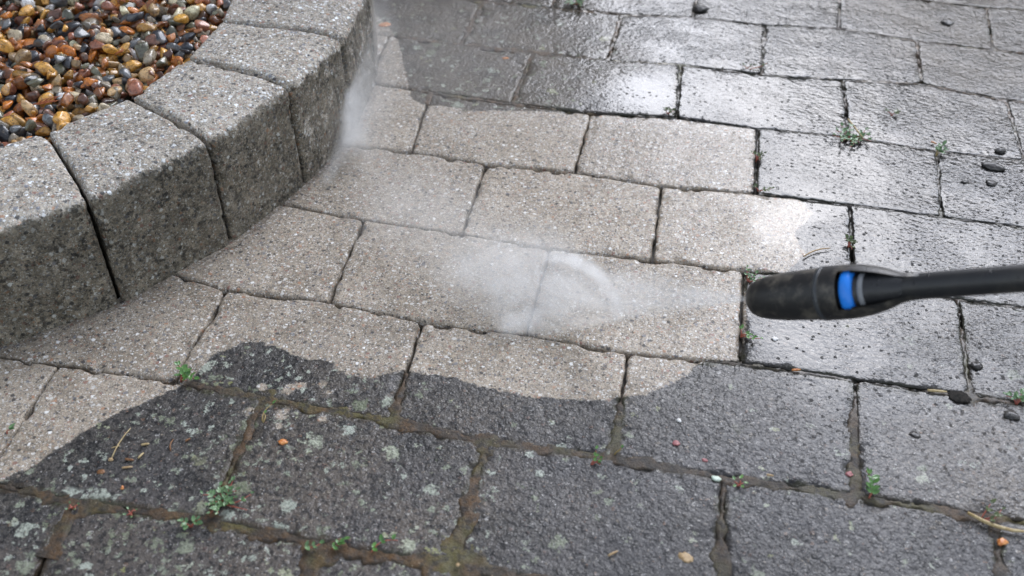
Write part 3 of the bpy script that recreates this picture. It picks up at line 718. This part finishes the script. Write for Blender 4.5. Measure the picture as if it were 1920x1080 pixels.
weed(1628, 935, 'tall upright sprig with paired green leaves at the lower right joint', [(-3, 22, 9, 10), (1, 9, 5, 5)], 0, lsize=.0072)
weed(1838, 975, 'arching red stem with dark leaves beside the bent straw', [(16, 9, 6, 3), (8, 14, 5, 3), (12, 3, 3, 3)], 2, lsize=.006)
weed(1592, 262, 'biggest green weed clump, on the wet pavers at the upper right', ring(10, 20, 6, 6, .2, 6.28, .5, 5), 1, lsize=.0068)
weed(1755, 292, 'yellow green sprig by the joint at the upper right above the black clods', [(7, 14, 6, 5), (12, 8, 5, 4), (3, 6, 3, 2)], 1, M_STEMG, lsize=.0085)
weed(1418, 300, 'red stemmed weed in the vertical joint right of the dry grey paver', [(8, 8, 4, 5), (-6, 8, 3, 3), (4, -4, 2, 2), (5, 3, 3, 3)], 2, lsize=.0055)
weed(1422, 358, 'low red and green weed at the joint corner below the red stemmed weed', [(14, 2, 3, 5), (-4, 2, 2, 2)], 2, lsize=.006)
weed(1402, 528, 'leafy weed just above the spray nozzle tip', [(-2, 14, 6, 5), (8, 8, 5, 6), (14, 4, 4, 5), (4, 4, 3, 3)], 1, lsize=.0045)
weed(1390, 628, 'trailing weed with a red stem right below the spray nozzle tip', [(18, -5, 3, 5), (8, -1, 2, 3), (-1, 5, 3, 2)], 0, lsize=.0055)
weed(1590, 462, 'dark weed in the joint above the blue ring of the lance', [(-4, 8, 4, 4), (7, 2, 3, 4), (2, 9, 5, 4), (3, -8, 2, 2)], 2, lsize=.006)
weed(1906, 758, 'green weed with pink stems cut off by the right edge of the photo', [(-10, 4, 4, 5), (4, 12, 5, 5), (-2, 9, 4, 4), (6, 2, 3, 3)], 1, lsize=.006)
weed(1252, 214, 'small red and green tuft at the edge of the calm blue water sheet', [(-4, 5, 3, 4), (7, 3, 3, 4), (2, -1, 2, 2)], 2, lsize=.006)
weed(1078, 8, 'pale green tuft at the top edge on the dark soaked pavers', ring(7, 16, 5, 5, .1, 6.28, .4, 8), 1, lsize=.0075)
weed(492, 795, 'knotted yellow brown stem with one green leaf in the middle of the black pavers', [(2, 21, 4, 1), (-1, 9, 3, 1)], 0, M_STEMG, lsize=.005)
weed(1400, 130, 'reddish trailing stem on the rippled wet pavers near the top', [(26, 16, 3, 2), (-6, 3, 2, 2), (8, 3, 3, 3)], 2, M_TWIG, lsize=.005)
weed(1672, 216, 'pair of dark green leaves lying on the rippled wet paver at the upper right', [(5, 1, 2, 3), (-6, 2, 2, 2)], 2, lsize=.0085)
weed(12, 812, 'single pale green leaf pair in the joint at the left edge', [(4, 3, 2, 2)], 1, lsize=.008)
# grass blades by the kerb in the mist
o = empty('grass_tuft', (*g(697, 50)[:2], 0), 'faint thin grass blades beside the orange leaf in the mist', 'weed', 'small weeds growing from the paver joints')
for k, (dx, dy, rz_) in enumerate(((2, 8, 24), (18, 5, 10), (12, 2, 16))):
    mesh_obj('blade', *tube([(0, 0, 0), (dx / 2000, dy / 2000, rz_ / 1600), (dx / 1000, dy / 1000, rz_ / 1000)], [.0006, .0005, .0001], 5), M_LEAF[0], o)

# ------------------------------------------------------------------ litter
def chip(px, py, size, label, mat, cat, name, sx=1., sz=.5, rz=0., seed=0, z=None, group=None, faceted=8.):
    q = np.random.default_rng(seed + int(px * 7 + py)); N = q.normal(size=(9, 3)); N /= np.linalg.norm(N, axis=1, keepdims=True); dpl = q.uniform(.65, .95, 9)
    dots = IV @ N.T; rad = np.where(dots > 1e-3, dpl / np.maximum(dots, 1e-3), 9.); rad = (np.sum(np.minimum(rad, 6) ** -faceted, 1) + 1.1 ** -faceted) ** (-1 / faceted)
    s = size * (.8 if mat not in (M_CLOD, M_SMEAR) else 1.) / 2000; rad = rad * (.62 + .45 * vnoise(IV[:, 0] * 3 + IV[:, 2] * 2, IV[:, 1] * 3 - IV[:, 2] * 2, .8, int(px)) + .35 * vnoise(IV[:, 0] * 3 - IV[:, 2], IV[:, 1] * 3 + IV[:, 2], .35, int(py)))
    Pp = IV * rad[:, None] * (s * sx, s, s * sz); c, s_ = math.cos(rz), math.sin(rz)
    Pp = np.stack([Pp[:, 0] * c - Pp[:, 1] * s_, Pp[:, 0] * s_ + Pp[:, 1] * c, Pp[:, 2]], 1)
    o = mesh_obj(name, Pp, IFc, mat, loc=(*g(px, py)[:2], s * sz * .8 if z is None else z))
    return tag(o, label, cat, group)
chip(1452, 637, 7, 'small white oblong pebble on the wet paver below the nozzle', M_WHITE, 'pebble', 'pebble', 1.2, .6)
chip(1340, 898, 9, 'pale mint green oval stone in the lower mossy joint', M_MINT, 'pebble', 'pebble', 1.3, .5, -.2, faceted=4)
chip(1268, 831, 8, 'pink spot of stone on the grimy paver right of the wave line', M_PINK, 'pebble', 'pebble', 1., .35)
chip(1322, 864, 5, 'small dark red chip below and right of the pink stone', M_PINK, 'pebble', 'pebble', 1.3, .4)
chip(1272, 789, 5, 'small white chip above the pink stone', M_WHITE, 'pebble', 'pebble', 1.4, .5, -.4)
chip(208, 864, 5.5, 'cream coloured round seed at the lower end of the long thin straw', M_TAN, 'seed', 'seed', 1.1, .7, faceted=3)
chip(530, 830, 7.5, 'bright orange seed on the black paver right of the yellow brown stem', M_ORANGE, 'seed', 'seed', 1.5, .6, .3, faceted=4)
chip(230, 916, 4.5, 'small round orange berry on the black paver at the lower left', M_ORANGE, 'seed', 'seed', 1, .8, faceted=3)
chip(858, 1063, 5, 'round yellow grain in the wide moss triangle at the bottom', M_TAN, 'seed', 'seed', 1, .8, faceted=3, z=.003)
chip(720, 47, 15, 'bright orange leaf fragment on the misty pavers near the top', M_ORANGE, 'leaf', 'leaf_fragment', 1.4, .12, .3)
chip(948, 110, 7, 'small orange speck on the dark soaked paver near the top', M_ORANGE, 'leaf', 'leaf_fragment', 1.5, .3, .5)
chip(1288, 1047, 11, 'pale orange leaf scrap on the grey paver at the bottom', M_TAN, 'leaf', 'leaf_fragment', 1.7, .2, -.4)
chip(1877, 1018, 9, 'crumpled orange brown leaf scrap near the bottom right corner', M_ORANGE, 'leaf', 'leaf_fragment', 1.2, .5, .2)
chip(1592, 890, 7, 'pinkish crumb at the lower end of the joint left of the tall sprig', M_PINK, 'leaf', 'leaf_fragment', 1.1, .4, .2)
chip(190, 886, 6, 'rusty brown crumb on the black paver below the straw bits', M_BROWNC, 'crumb', 'bark_crumb', 1.6, .4, .2)
chip(1860, 313, 19, 'largest black mud clod, lying on the flooded paver at the right', M_CLOD, 'clod', 'mud_clod', 1.5, .32, .05, faceted=5)
chip(1856, 344, 12, 'oval black clod below the largest one', M_CLOD, 'clod', 'mud_clod', 1.2, .32, -.5, faceted=5)
chip(1876, 283, 13, 'black clod above the largest one', M_CLOD, 'clod', 'mud_clod', 1.2, .32, 0, faceted=5)
chip(1808, 342, 7, 'small black crumb left of the oval clod', M_CLOD, 'clod', 'mud_clod', 1.2, .32, 0, faceted=4)
chip(1776, 44, 16, 'round black clod on the olive paver at the top right', M_CLOD, 'clod', 'mud_clod', 1.2, .32, 0, faceted=5)
chip(1312, 20, 18, 'brown black clod at the top edge in the sky reflection', M_CLOD, 'clod', 'mud_clod', 1.3, .45, 0, faceted=5)
chip(1830, 687, 12, 'black clod beside the joint under the lance tube', M_CLOD, 'clod', 'mud_clod', 1.2, .32, .2, faceted=5)
chip(1899, 783, 13, 'shiny black clod at the right edge under the pink stemmed weed', M_CLOD, 'clod', 'mud_clod', 1.2, .32, .2, faceted=5)
chip(1800, 745, 17, 'flat dark mud smear on the joint junction at the right', M_SMEAR, 'clod', 'mud_clod', 1.5, .16, -.2, faceted=5)
chip(1714, 817, 7, 'little brown black wood chip in the middle of the coarse wet paver', M_CLOD, 'clod', 'mud_clod', 1.7, .32, -.3)
def stick(px, py, qx, qy, r, label, mat, cat='straw', name='straw', bend=0., z=.0012, group='dry bits lying on the paving'):
    a = g(px, py); b = g(qx, qy); m = (a + b) / 2; d = b - a; nrm = np.array((-d[1], d[0], 0))
    pts = [a - a, (m - a) + nrm * bend * .8 - d * .2, (m - a) + nrm * bend, (m - a) + nrm * bend * .8 + d * .25, b - a]
    o = mesh_obj(name, *tube([(p[0], p[1], z + r) for p in pts], [r * .8, r, r * .95, r * .9, r * .5], 7), mat, loc=(a[0], a[1], 0))
    return tag(o, label, cat, group)
stick(210, 862, 246, 805, .0006, 'long thin pale straw on the black paver at the lower left', M_STRAW, bend=.05)
stick(210, 842, 226, 838, .0005, 'short side piece crossing the long thin straw', M_STRAW)
stick(266, 837, 281, 835, .0011, 'short yellow straw bit right of the long straw', M_STRAW)
stick(260, 862, 270, 852, .001, 'slanting yellow straw bit under the short one', M_STRAW)
stick(236, 864, 252, 866, .0012, 'brown splinter left of the slanting straw bit', M_BROWNC, 'splinter', 'splinter')
stick(348, 830, 358, 825, .001, 'brown splinter farthest right among the straw bits', M_BROWNC, 'splinter', 'splinter')
stick(321, 848, 326, 826, .0007, 'thin brown curved fibre between the straw bits and the stem', M_BROWNC, 'splinter', 'splinter', bend=.12)
stick(230, 880, 250, 878, .001, 'orange brown splinter beside the rusty crumb', M_TAN, 'splinter', 'splinter')
stick(1812, 966, 1925, 1002, .0016, 'long bent straw stem at the lower right corner', M_STRAW, bend=-.10, z=.002)
stick(1588, 232, 1616, 268, .0011, 'straw lying across the biggest green weed clump', M_STRAW, z=.006)
stick(1738, 735, 1774, 738, .0013, 'yellow green twig in the joint left of the flat mud smear', M_STRAW, 'twig', 'twig')
stick(1484, 697, 1500, 696, .0012, 'orange sliver in the joint below the nozzle', M_ORANGE, 'splinter', 'splinter')
stick(1506, 484, 1556, 468, .0009, 'thin dark forked twig above the lance', M_TAN, 'twig', 'twig', bend=.1)
stick(1745, 268, 1755, 272, .001, 'tiny orange sliver left of the yellow green sprig', M_ORANGE, 'splinter', 'splinter')
stick(1140, 1045, 1158, 1036, .001, 'tan sliver on the big grey paver at the bottom centre', M_TAN, 'splinter', 'splinter')
stick(1437, 893, 1450, 895, .001, 'pale brown bit in the joint right of the flat rosette', M_TAN, 'splinter', 'splinter')

def conifer(px, py, label, ang, L=.018, n=6, h=.134):
    o = empty('conifer_twig', (*g(px, py, h)[:2], h), label, 'twig', 'rusty conifer twigs on the gravel', ang)
    ps = [tube([(0, 0, 0), (L * .5, 0, .001), (L, 0, 0)], [.0007, .0006, .0003], 6)]
    for k in range(n):
        s = (k + 1) / (n + 1); a = (1 if k % 2 else -1) * .7
        ps.append(tube([(L * s, 0, 0), (L * s + math.cos(a) * L * .28, math.sin(a) * L * .28, .001), (L * s + math.cos(a * .7) * L * .5, math.sin(a * .7) * L * .45, .002)], [.0006, .0006, .0002], 6))
    mesh_obj('sprig', *merge(ps), M_TWIG, o); return o
conifer(62, 196, 'rusty forked twig on the gravel near the left kerb block', .6, .022, 8)
conifer(235, 4, 'rusty twig on the gravel at the top edge', 2.6, .024, 8)
conifer(100, 40, 'small rusty twig on the gravel left of the white pebble', .8, .012, 3)
conifer(216, 102, 'thin upright rusty twig in the middle of the gravel', 1.2, .014, 2)

# ------------------------------------------------------------------ pressure washer lance
TIP = Vector(g(1408, 561, .150)); END = Vector(g(1965, 518, .262))
AX = (END - TIP).normalized(); LEN = (END - TIP).length
SIDE = AX.cross(Vector((0, 0, 1))).normalized(); UPV = SIDE.cross(AX).normalized()
tocam = (Vector(CAM_LOC) - TIP); tocam -= AX * tocam.dot(AX); tocam.normalize(); 
CA = tocam.cross(AX).normalized()
def s_at(px):
    """distance along the lance axis at photo column px"""
    lo, hi = -.05, LEN * 1.3
    for _ in range(40):
        m = (lo + hi) / 2; p = np.array(TIP + AX * m) - CAM_LOC; q = RM.T @ p; x = 960 + FPX * q[0] / -q[2]
        if x < px: lo = m
        else: hi = m
    return lo
def r_at(px, rpx):
    p = np.array(TIP + AX * s_at(px)) - CAM_LOC; q = RM.T @ p; return rpx * -q[2] / FPX
def revolve(profile, seg=48, a0=0., a1=2 * math.pi, close_thick=0.):
    """profile [(s, r)]; angle 0 faces the camera"""
    V, Fs = [], []; full = abs(a1 - a0 - 2 * math.pi) < 1e-6; n = seg if full else seg + 1
    for s, r in profile:
        for k in range(n):
            a = a0 + (a1 - a0) * k / seg; V.append(AX * s + (tocam * math.cos(a) + CA * math.sin(a)) * r)
    for i in range(len(profile) - 1):
        for k in range(seg):
            k2 = (k + 1) % n if full else k + 1
            Fs.append((i * n + k, i * n + k2, (i + 1) * n + k2, (i + 1) * n + k))
    return V, Fs
def mat_black(name, c, rough, dust=.25, metal=0.):
    t = NT(name); P = t.n('NewGeometry').outputs['Position']; n = t.noise(P, 60, 5, .65); n2 = t.noise(P, 500, 3, .7)
    col = t.mix(t.math('MULTIPLY', t.rng(n, .45, .72), dust), c, (.14, .125, .10))
    v = t.vor(P, 260); dr = t.math('MULTIPLY', t.rng(t.sep(v.outputs['Color'])[0], .86, .88), t.math('SUBTRACT', 1., t.rng(v.outputs['Distance'], .15, .3)))
    t.principled(Base_Color=col, Roughness=t.math('SUBTRACT', rough, t.math('MULTIPLY', dr, .25)), Normal=t.bump(t.math('ADD', n2, t.math('MULTIPLY', dr, 2.)), .35, .0006), Metallic=metal)
    return t.m
MB = mat_black('black rubber', (.018, .018, .018), .42, .85); MB2 = mat_black('black tube', (.018, .019, .021), .36, .15)
MGR = mat_black('grey band', (.045, .05, .055), .35, .1); MLG = mat_black('light grey ring', (.22, .23, .24), .4, .1); MBL = mat_black('blue ring', (.02, .24, .85), .35, .0)
lance = empty('spray_lance', TIP, 'black pressure washer lance with a blue ring, held above the pavers from the right', 'pressure washer')
pp = [(1406, 1), (1407, 14), (1409, 22), (1415, 30), (1426, 36), (1445, 41), (1475, 45), (1510, 47.5), (1545, 49.5), (1560, 50.2)]
nose = [(s_at(x), r_at(x, r)) for x, r in pp]
mesh_obj('nozzle_cap', *revolve(nose), MB, lance)
# orifice
s0 = s_at(1406); mesh_obj('orifice', *revolve([(s0 - .0005, .0), (s0 - .0012, .0022), (s0 + .001, .003)], 20), MLG, lance)
mesh_obj('seam_ring', *revolve([(s_at(1545), r_at(1545, 49.8)), (s_at(1546), r_at(1546, 51.2)), (s_at(1552), r_at(1552, 51.6)), (s_at(1554), r_at(1554, 50.6))]), MGR, lance)
# collar shell: closed round the back, open towards the camera as a window
OPEN = math.radians(50)
prof = [(1554, 50.8), (1566, 51.4), (1588, 51.5)]
mesh_obj('collar', *revolve([(s_at(x), r_at(x, r)) for x, r in prof]), MB, lance)
pc_ = [(1588, 51.5), (1598, 51.3), (1612, 50.5), (1634, 47), (1655, 42), (1675, 35), (1690, 29), (1703, 26.5), (1730, 25)]
outer = [(s_at(x), r_at(x, r)) for x, r in pc_]; inner = [(s, r - .0022) for s, r in outer]
shell = outer + inner[::-1] + [outer[0]]
mesh_obj('fork', *revolve(shell, 44, OPEN, 2 * math.pi - OPEN * .80), MB, lance)
for sgn in (1,):
    pass
mesh_obj('blue_ring', *revolve([(s_at(1591), r_at(1591, 40)), (s_at(1592), r_at(1592, 44.5)), (s_at(1597), r_at(1597, 46.5)), (s_at(1606), r_at(1606, 46.5)), (s_at(1611), r_at(1611, 44)), (s_at(1613), r_at(1613, 36))]), MBL, lance)
mesh_obj('inner_core', *revolve([(s_at(1580), r_at(1580, 36)), (s_at(1620), r_at(1620, 36)), (s_at(1630), r_at(1630, 34)), (s_at(1645), r_at(1640, 33)), (s_at(1665), r_at(1665, 31)), (s_at(1690), r_at(1690, 26.5)), (s_at(1700), r_at(1700, 24.5))]), MB2, lance)
mesh_obj('grey_ring', *revolve([(s_at(1622), r_at(1622, 36)), (s_at(1624), r_at(1624, 38.5)), (s_at(1629), r_at(1629, 39)), (s_at(1632), r_at(1632, 35))]), MLG, lance)
rt = r_at(1720, 25); LT = LEN * 1.9
mesh_obj('tube', *revolve([(s_at(1695), rt * .98), (s_at(1712), rt), (LEN, rt * 1.0), (LT, rt), (LT, .0001)]), MB2, lance)

# ------------------------------------------------------------------ water jet, mist and drops
def vol_mat(name, build):
    t = NT(name); P = t.n('NewGeometry').outputs['Position']
    v = t.n('VolumePrincipled'); v.inputs['Color'].default_value = (1., .998, .99, 1); v.inputs['Anisotropy'].default_value = .0
    t.link(build(t, P), v.inputs['Density']); t.link(v.outputs[0], t.out.inputs['Volume']); return t.m
def dotp(t, P, o, ax):
    s = t.n('VectorMath', operation='SUBTRACT'); t.link(P, s.inputs[0]); s.inputs[1].default_value = tuple(o)
    d = t.n('VectorMath', operation='DOT_PRODUCT'); t.link(s.outputs[0], d.inputs[0]); d.inputs[1].default_value = tuple(ax); return d.outputs['Value']
A1, A2 = Vector(g(1035, 478)), Vector(g(1000, 640)); MIDP = (A1 + A2) / 2
AXJ = (MIDP - TIP).normalized(); JL = (MIDP - TIP).length; WJ = (A1 - A2).normalized(); WJ = (WJ - AXJ * WJ.dot(AXJ)).normalized(); NJ = AXJ.cross(WJ).normalized()
HALF = (A1 - A2).length / 2
def jet_density(t, P):
    a = t.math('DIVIDE', dotp(t, P, TIP, AXJ), JL); b = dotp(t, P, TIP, WJ); c = dotp(t, P, TIP, NJ)
    wv = t.math('MULTIPLY_ADD', a, HALF * 1.0, .002); th = t.math('MULTIPLY_ADD', a, .016, .0016)
    bb = t.math('ABSOLUTE', t.math('DIVIDE', b, wv)); cc = t.math('ABSOLUTE', t.math('DIVIDE', c, th))
    fb = t.rng(bb, 1.0, .1); fc = t.rng(cc, 1., .0)
    den = t.math('DIVIDE', 1., t.math('MULTIPLY_ADD', a, 2.0, .35))
    st_ = t.math('DIVIDE', b, t.math('MAXIMUM', wv, .001)); cx = t.n('CombineXYZ'); t.link(t.math('MULTIPLY', st_, 9.), cx.inputs[0]); t.link(t.math('MULTIPLY', a, 2.5), cx.inputs[1])
    nn_ = t.noise(cx.outputs[0], 1.4, 3, .6)
    return t.math('MULTIPLY', t.math('MULTIPLY', t.math('MULTIPLY', fb, fc), den), t.math('MULTIPLY', t.rng(nn_, .40, .62, .15, 1.3), JET))
JET = 82.
def hull(name, pts, mat, label):
    bm = bmesh.new(); [bm.verts.new(p) for p in pts]; r = bmesh.ops.convex_hull(bm, input=bm.verts[:])
    bmesh.ops.delete(bm, geom=[v for v in bm.verts if not v.link_faces], context='VERTS'); bmesh.ops.recalc_face_normals(bm, faces=bm.faces[:])
    me = bpy.data.meshes.new(name); bm.to_mesh(me); bm.free(); me.materials.append(mat)
    o = bpy.data.objects.new(name, me); COL.objects.link(o); return tag(o, label, 'spray', kind='stuff')
pts = []
for a in (0., 1.):
    for sb in (-1, 1):
        for sc_ in (-1, 1):
            pts.append(TIP + AXJ * JL * a + WJ * sb * (HALF * a * 1.06 + .0025) + NJ * sc_ * (.016 * a + .0018))
hull('water_jet', pts, vol_mat('jet spray', jet_density), 'white fan of water spraying from the nozzle onto the clean pavers')
def blob(t, P, c, r, p0=.0, p1=1.):
    """soft ellipsoid falloff"""
    m = t.n('VectorMath', operation='SUBTRACT'); t.link(P, m.inputs[0]); m.inputs[1].default_value = tuple(c)
    d = t.n('VectorMath', operation='DIVIDE'); t.link(m.outputs[0], d.inputs[0]); d.inputs[1].default_value = tuple(r)
    l = t.n('VectorMath', operation='LENGTH'); t.link(d.outputs[0], l.inputs[0]); return t.rng(l.outputs['Value'], p1, p0)
def capsule(t, P, a, b, r):
    """soft falloff round a segment"""
    a, b = Vector(a), Vector(b); ax = (b - a).normalized(); L = (b - a).length
    s = dotp(t, P, a, ax); s = t.math('MINIMUM', t.math('MAXIMUM', s, 0.), L)
    pt = t.n('VectorMath', operation='SCALE'); pt.inputs[0].default_value = tuple(ax); t.link(s, pt.inputs['Scale'])
    q = t.n('VectorMath', operation='ADD'); t.link(pt.outputs[0], q.inputs[0]); q.inputs[1].default_value = tuple(a)
    d = t.n('VectorMath', operation='DISTANCE'); t.link(P, d.inputs[0]); t.link(q.outputs[0], d.inputs[1])
    return t.rng(d.outputs['Value'], r, 0.)
def mist_density(t, P):
    n = t.rng(t.noise(P, 48, 5, .7, .8), .32, .68, .35, 1.6)
    caps = [((1034, 484, .005), (1080, 492, .005), .012, 62.), ((1080, 492, .005), (1118, 514, .005), .013, 50.), ((1118, 514, .005), (1150, 556, .005), .010, 36.), ((1150, 556, .004), (1158, 592, .004), .008, 26.),
            ((1020, 500, .010), (900, 520, .015), .060, 5.5), ((994, 604, .005), (958, 612, .006), .020, 30.), ((1010, 560, .006), (960, 570, .010), .050, 6.), ((1150, 604, .004), (1000, 620, .004), .012, 10.),
            ((960, 520, .02), (760, 400, .03), .09, 1.8), ((690, 20, .06), (680, 290, .02), .055, 2.2), ((660, -20, .10), (656, 262, .035), .012, 44.), ((668, -20, .09), (664, 262, .03), .026, 10.),
            ((652, 262, .018), (612, 336, .008), .013, 12.)]
    tot = None
    for a_, b_, r_, k_ in caps:
        q = t.math('MULTIPLY', capsule(t, P, g(*a_), g(*b_), r_), k_); tot = q if tot is None else t.math('ADD', tot, q)
    tot = t.math('ADD', tot, t.math('MULTIPLY', blob(t, P, (*g(800, 180)[:2], .05), (.26, .26, .13)), .5))
    return t.math('MULTIPLY', tot, t.math('MULTIPLY', n, MIST))
MIST = 2.
pts = []
for (x, y) in ((1185, 600), (1150, 490), (1190, 60), (1180, -60), (640, -60), (700, 560), (940, 660)):
    q = g(x, y); pts += [(q[0], q[1], .001), (q[0], q[1], .15)]
for q in ((-.155, .25), (-.155, .03), (-.168, -.08), (-.20, -.185)): pts += [(q[0], q[1], .001), (q[0], q[1], .15)]
hull('water_mist', pts, vol_mat('drifting mist', mist_density), 'pale mist thrown up by the jet, drifting to the kerb')
# flying drops: real little beads
tW = NT('water drop'); bb = tW.principled(Base_Color=(.93, .94, .95), Roughness=.15); bb.inputs['IOR'].default_value = 1.33; bb.inputs['Transmission Weight'].default_value = .15
bm = bmesh.new(); bmesh.ops.create_icosphere(bm, subdivisions=1, radius=1); bm.verts.ensure_lookup_table()
DV = np.array([v.co[:] for v in bm.verts]); DF = np.array([[v.index for v in f.verts] for f in bm.faces]); bm.free()
dv, df, base = [], [], 0
def drop(p, r):
    global base
    dv.append(DV * r + np.array(p)); df.append(DF + base); base += len(DV)
for k in range(900):
    a = rng.random() ** .7; b = rng.uniform(-1.05, 1.05); c = rng.normal() * .3
    drop(TIP + AXJ * JL * a + WJ * HALF * a * b + NJ * .016 * a * c, rng.uniform(.00018, .00042))
for k in range(1100):
    q = Vector(g(rng.uniform(650, 1150), rng.uniform(30, 640))); drop((q.x, q.y, rng.uniform(.004, .09)), rng.uniform(.00015, .00042))
for k in range(1500):
    q = Vector(g(980 + rng.normal() * 75, 550 + rng.normal() * 42)); drop((q.x, q.y, abs(rng.normal()) * .03 + .002), rng.uniform(.0002, .0005))
o = mesh_obj('water_drops', np.concatenate(dv), np.concatenate(df), tW.m); tag(o, 'fine flying water drops in the mist between nozzle and kerb', 'spray', kind='stuff')

# ------------------------------------------------------------------ surroundings that the wet paving mirrors (outside the frame)
M_BRICK = None
t = NT('house wall brick'); P = t.n('TexCoord').outputs['Object']; bt = t.n('TexBrick'); mpn = t.n('Mapping'); t.link(P, mpn.inputs['Vector']); mpn.inputs['Rotation'].default_value = (math.pi / 2, 0, 0)
t.link(mpn.outputs[0], bt.inputs['Vector']); bt.inputs['Scale'].default_value = 4; bt.inputs['Color1'].default_value = (.10, .055, .035, 1); bt.inputs['Color2'].default_value = (.06, .035, .025, 1); bt.inputs['Mortar'].default_value = (.16, .15, .13, 1)
t.principled(Base_Color=bt.outputs[0], Roughness=.8); M_BRICK = t.m
d0 = ray(1118, 120); az = Vector((d0[0], d0[1], 0)).normalized(); c0 = Vector((*g(1118, 120)[:2], 0)) + az * 4.2
perp = Vector((-az.y, az.x, 0)); dl = (perp * 1. - az * .35).normalized(); dn = Vector((-dl.y, dl.x, 0))
if dn.dot(az) < 0: dn = -dn
house = empty('house', c0, 'brown brick house standing beyond the paving outside the photo', 'house', rz=math.atan2(dl.y, dl.x))
def bx(name, x0, x1, y0, y1, z0, z1, mat, par):
    V = [(x, y, z) for z in (z0, z1) for x, y in ((x0, y0), (x1, y0), (x1, y1), (x0, y1))]
    return mesh_obj(name, V, [(3, 2, 1, 0), (4, 5, 6, 7), (0, 1, 5, 4), (1, 2, 6, 5), (2, 3, 7, 6), (3, 0, 4, 7)], mat, par, smooth=False)
sg = 1 if Vector((-dl.y, dl.x, 0)).dot(az) > 0 else -1
y0, y1 = (0, 3.4) if sg > 0 else (-3.4, 0)
bx('wall', 0, 9, y0, y1, -.05, 5.6, M_BRICK, house)
M_ROOF = mat_plain('roof tiles', (.03, .025, .02), (.06, .045, .035), .7, 6, .3, .02)
yf = 0; yb = 3.4 * sg; ro = -.3 * sg
mesh_obj('roof', [(-.15, yf + ro, 5.5), (9.4, yf + ro, 5.5), (9.4, 1.7 * sg, 7.2), (-.15, 1.7 * sg, 7.2), (9.4, yb - ro, 5.5), (-.15, yb - ro, 5.5), (-.15, yf + ro, 5.62), (9.4, yf + ro, 5.62)], [(0, 1, 2, 3), (3, 2, 4, 5), (0, 3, 5), (1, 4, 2)], M_ROOF, house, smooth=False)
M_TL = mat_plain('tree leaves', (.022, .035, .010), (.05, .065, .018), .6, 3, .2, .01); M_BARK = mat_plain('bark', (.05, .04, .03), (.10, .08, .06), .8, 10, .5, .02)
def tree(px, py, dist, h, rc, label, seed):
    d = ray(px, py); a = Vector((d[0], d[1], 0)).normalized(); p = Vector((*g(px, py)[:2], 0)) + a * dist
    o = empty('tree', p, label, 'tree', 'trees beyond the paving'); q = random.Random(seed)
    ps = [tube([(0, 0, -.05), (.05, .02, h * .4), (-.03, .05, h * .8)], [.16, .12, .05], 10)]
    for k in range(7):
        an = k * .9 + q.random(); zz = h * (.35 + .06 * k); ps.append(tube([(0, 0, zz), (math.cos(an) * rc * .4, math.sin(an) * rc * .4, zz + .4), (math.cos(an) * rc * .75, math.sin(an) * rc * .75, zz + 1.)], [.06, .04, .015], 6))
    mesh_obj('trunk', *merge(ps), M_BARK, o)
    V, Fs = [], []; cl = [(Vector((q.gauss(0, rc * .5), q.gauss(0, rc * .5), h * .68 + q.gauss(0, h * .13))), q.uniform(.35, .75)) for _ in range(60)]
    for c, r in cl:
        for k in range(110):
            v = Vector((q.gauss(0, 1), q.gauss(0, 1), q.gauss(0, 1))).normalized() * r * q.uniform(.5, 1.05) + c; u = Vector((q.gauss(0, 1), q.gauss(0, 1), q.gauss(0, .6))).normalized(); w_ = u.cross(Vector((q.gauss(0, 1), q.gauss(0, 1), q.gauss(0, 1)))).normalized()
            b = len(V); s = q.uniform(.05, .10); V += [v - u * s, v + w_ * s * .5, v + u * s, v - w_ * s * .5]; Fs.append((b, b + 1, b + 2, b + 3))
    mesh_obj('crown', V, Fs, M_TL, o, smooth=False)
tree(1880, 80, 8., 5.0, 1.7, 'leafy tree beyond the paving at the right, outside the photo', 1)
tree(1730, 20, 9., 4.9, 1.5, 'lower leafy tree beyond the paving, left of the taller one, outside the photo', 2)

hd = empty('added_hedge', g(1500, 60), 'low dark screen of leaves, added unseen at the right for the wet paving to mirror', 'added_hedge')  # unseen leaf band, added so the water ripples mirror something dark
hd.location = (0, 0, 0)
V, Fs = [], []; q = random.Random(9); core = []
for k in range(17000):
    an = q.uniform(math.radians(-14), math.radians(75)); R_ = q.choice((5.0, 5.0, 5.5, 5.9)) + q.gauss(0, .07) + .12 * math.sin(an * 30); top = 1.75 + .22 * math.sin(an * 23) + .12 * math.sin(an * 57)
    v = Vector((math.sin(an) * R_, math.cos(an) * R_, q.uniform(0, top))); u = Vector((q.gauss(0, 1), q.gauss(0, 1), q.gauss(0, .6))).normalized(); w_ = u.cross(Vector((q.gauss(0, 1), q.gauss(0, 1), q.gauss(0, 1)))).normalized()
    b = len(V); z_ = q.uniform(.05, .10); V += [v - u * z_, v + w_ * z_ * .6, v + u * z_, v - w_ * z_ * .6]; Fs.append((b, b + 1, b + 2, b + 3))
mesh_obj('foliage', V, Fs, M_TL, hd, smooth=False)
ps = []
for k in range(30):
    an = math.radians(-13 + 3 * k); ps.append(tube([(math.sin(an) * 5.4, math.cos(an) * 5.4, -.02), (math.sin(an) * 5.45, math.cos(an) * 5.4, 1.5)], [.04, .015], 6))
mesh_obj('stems', *merge(ps), M_BARK, hd)
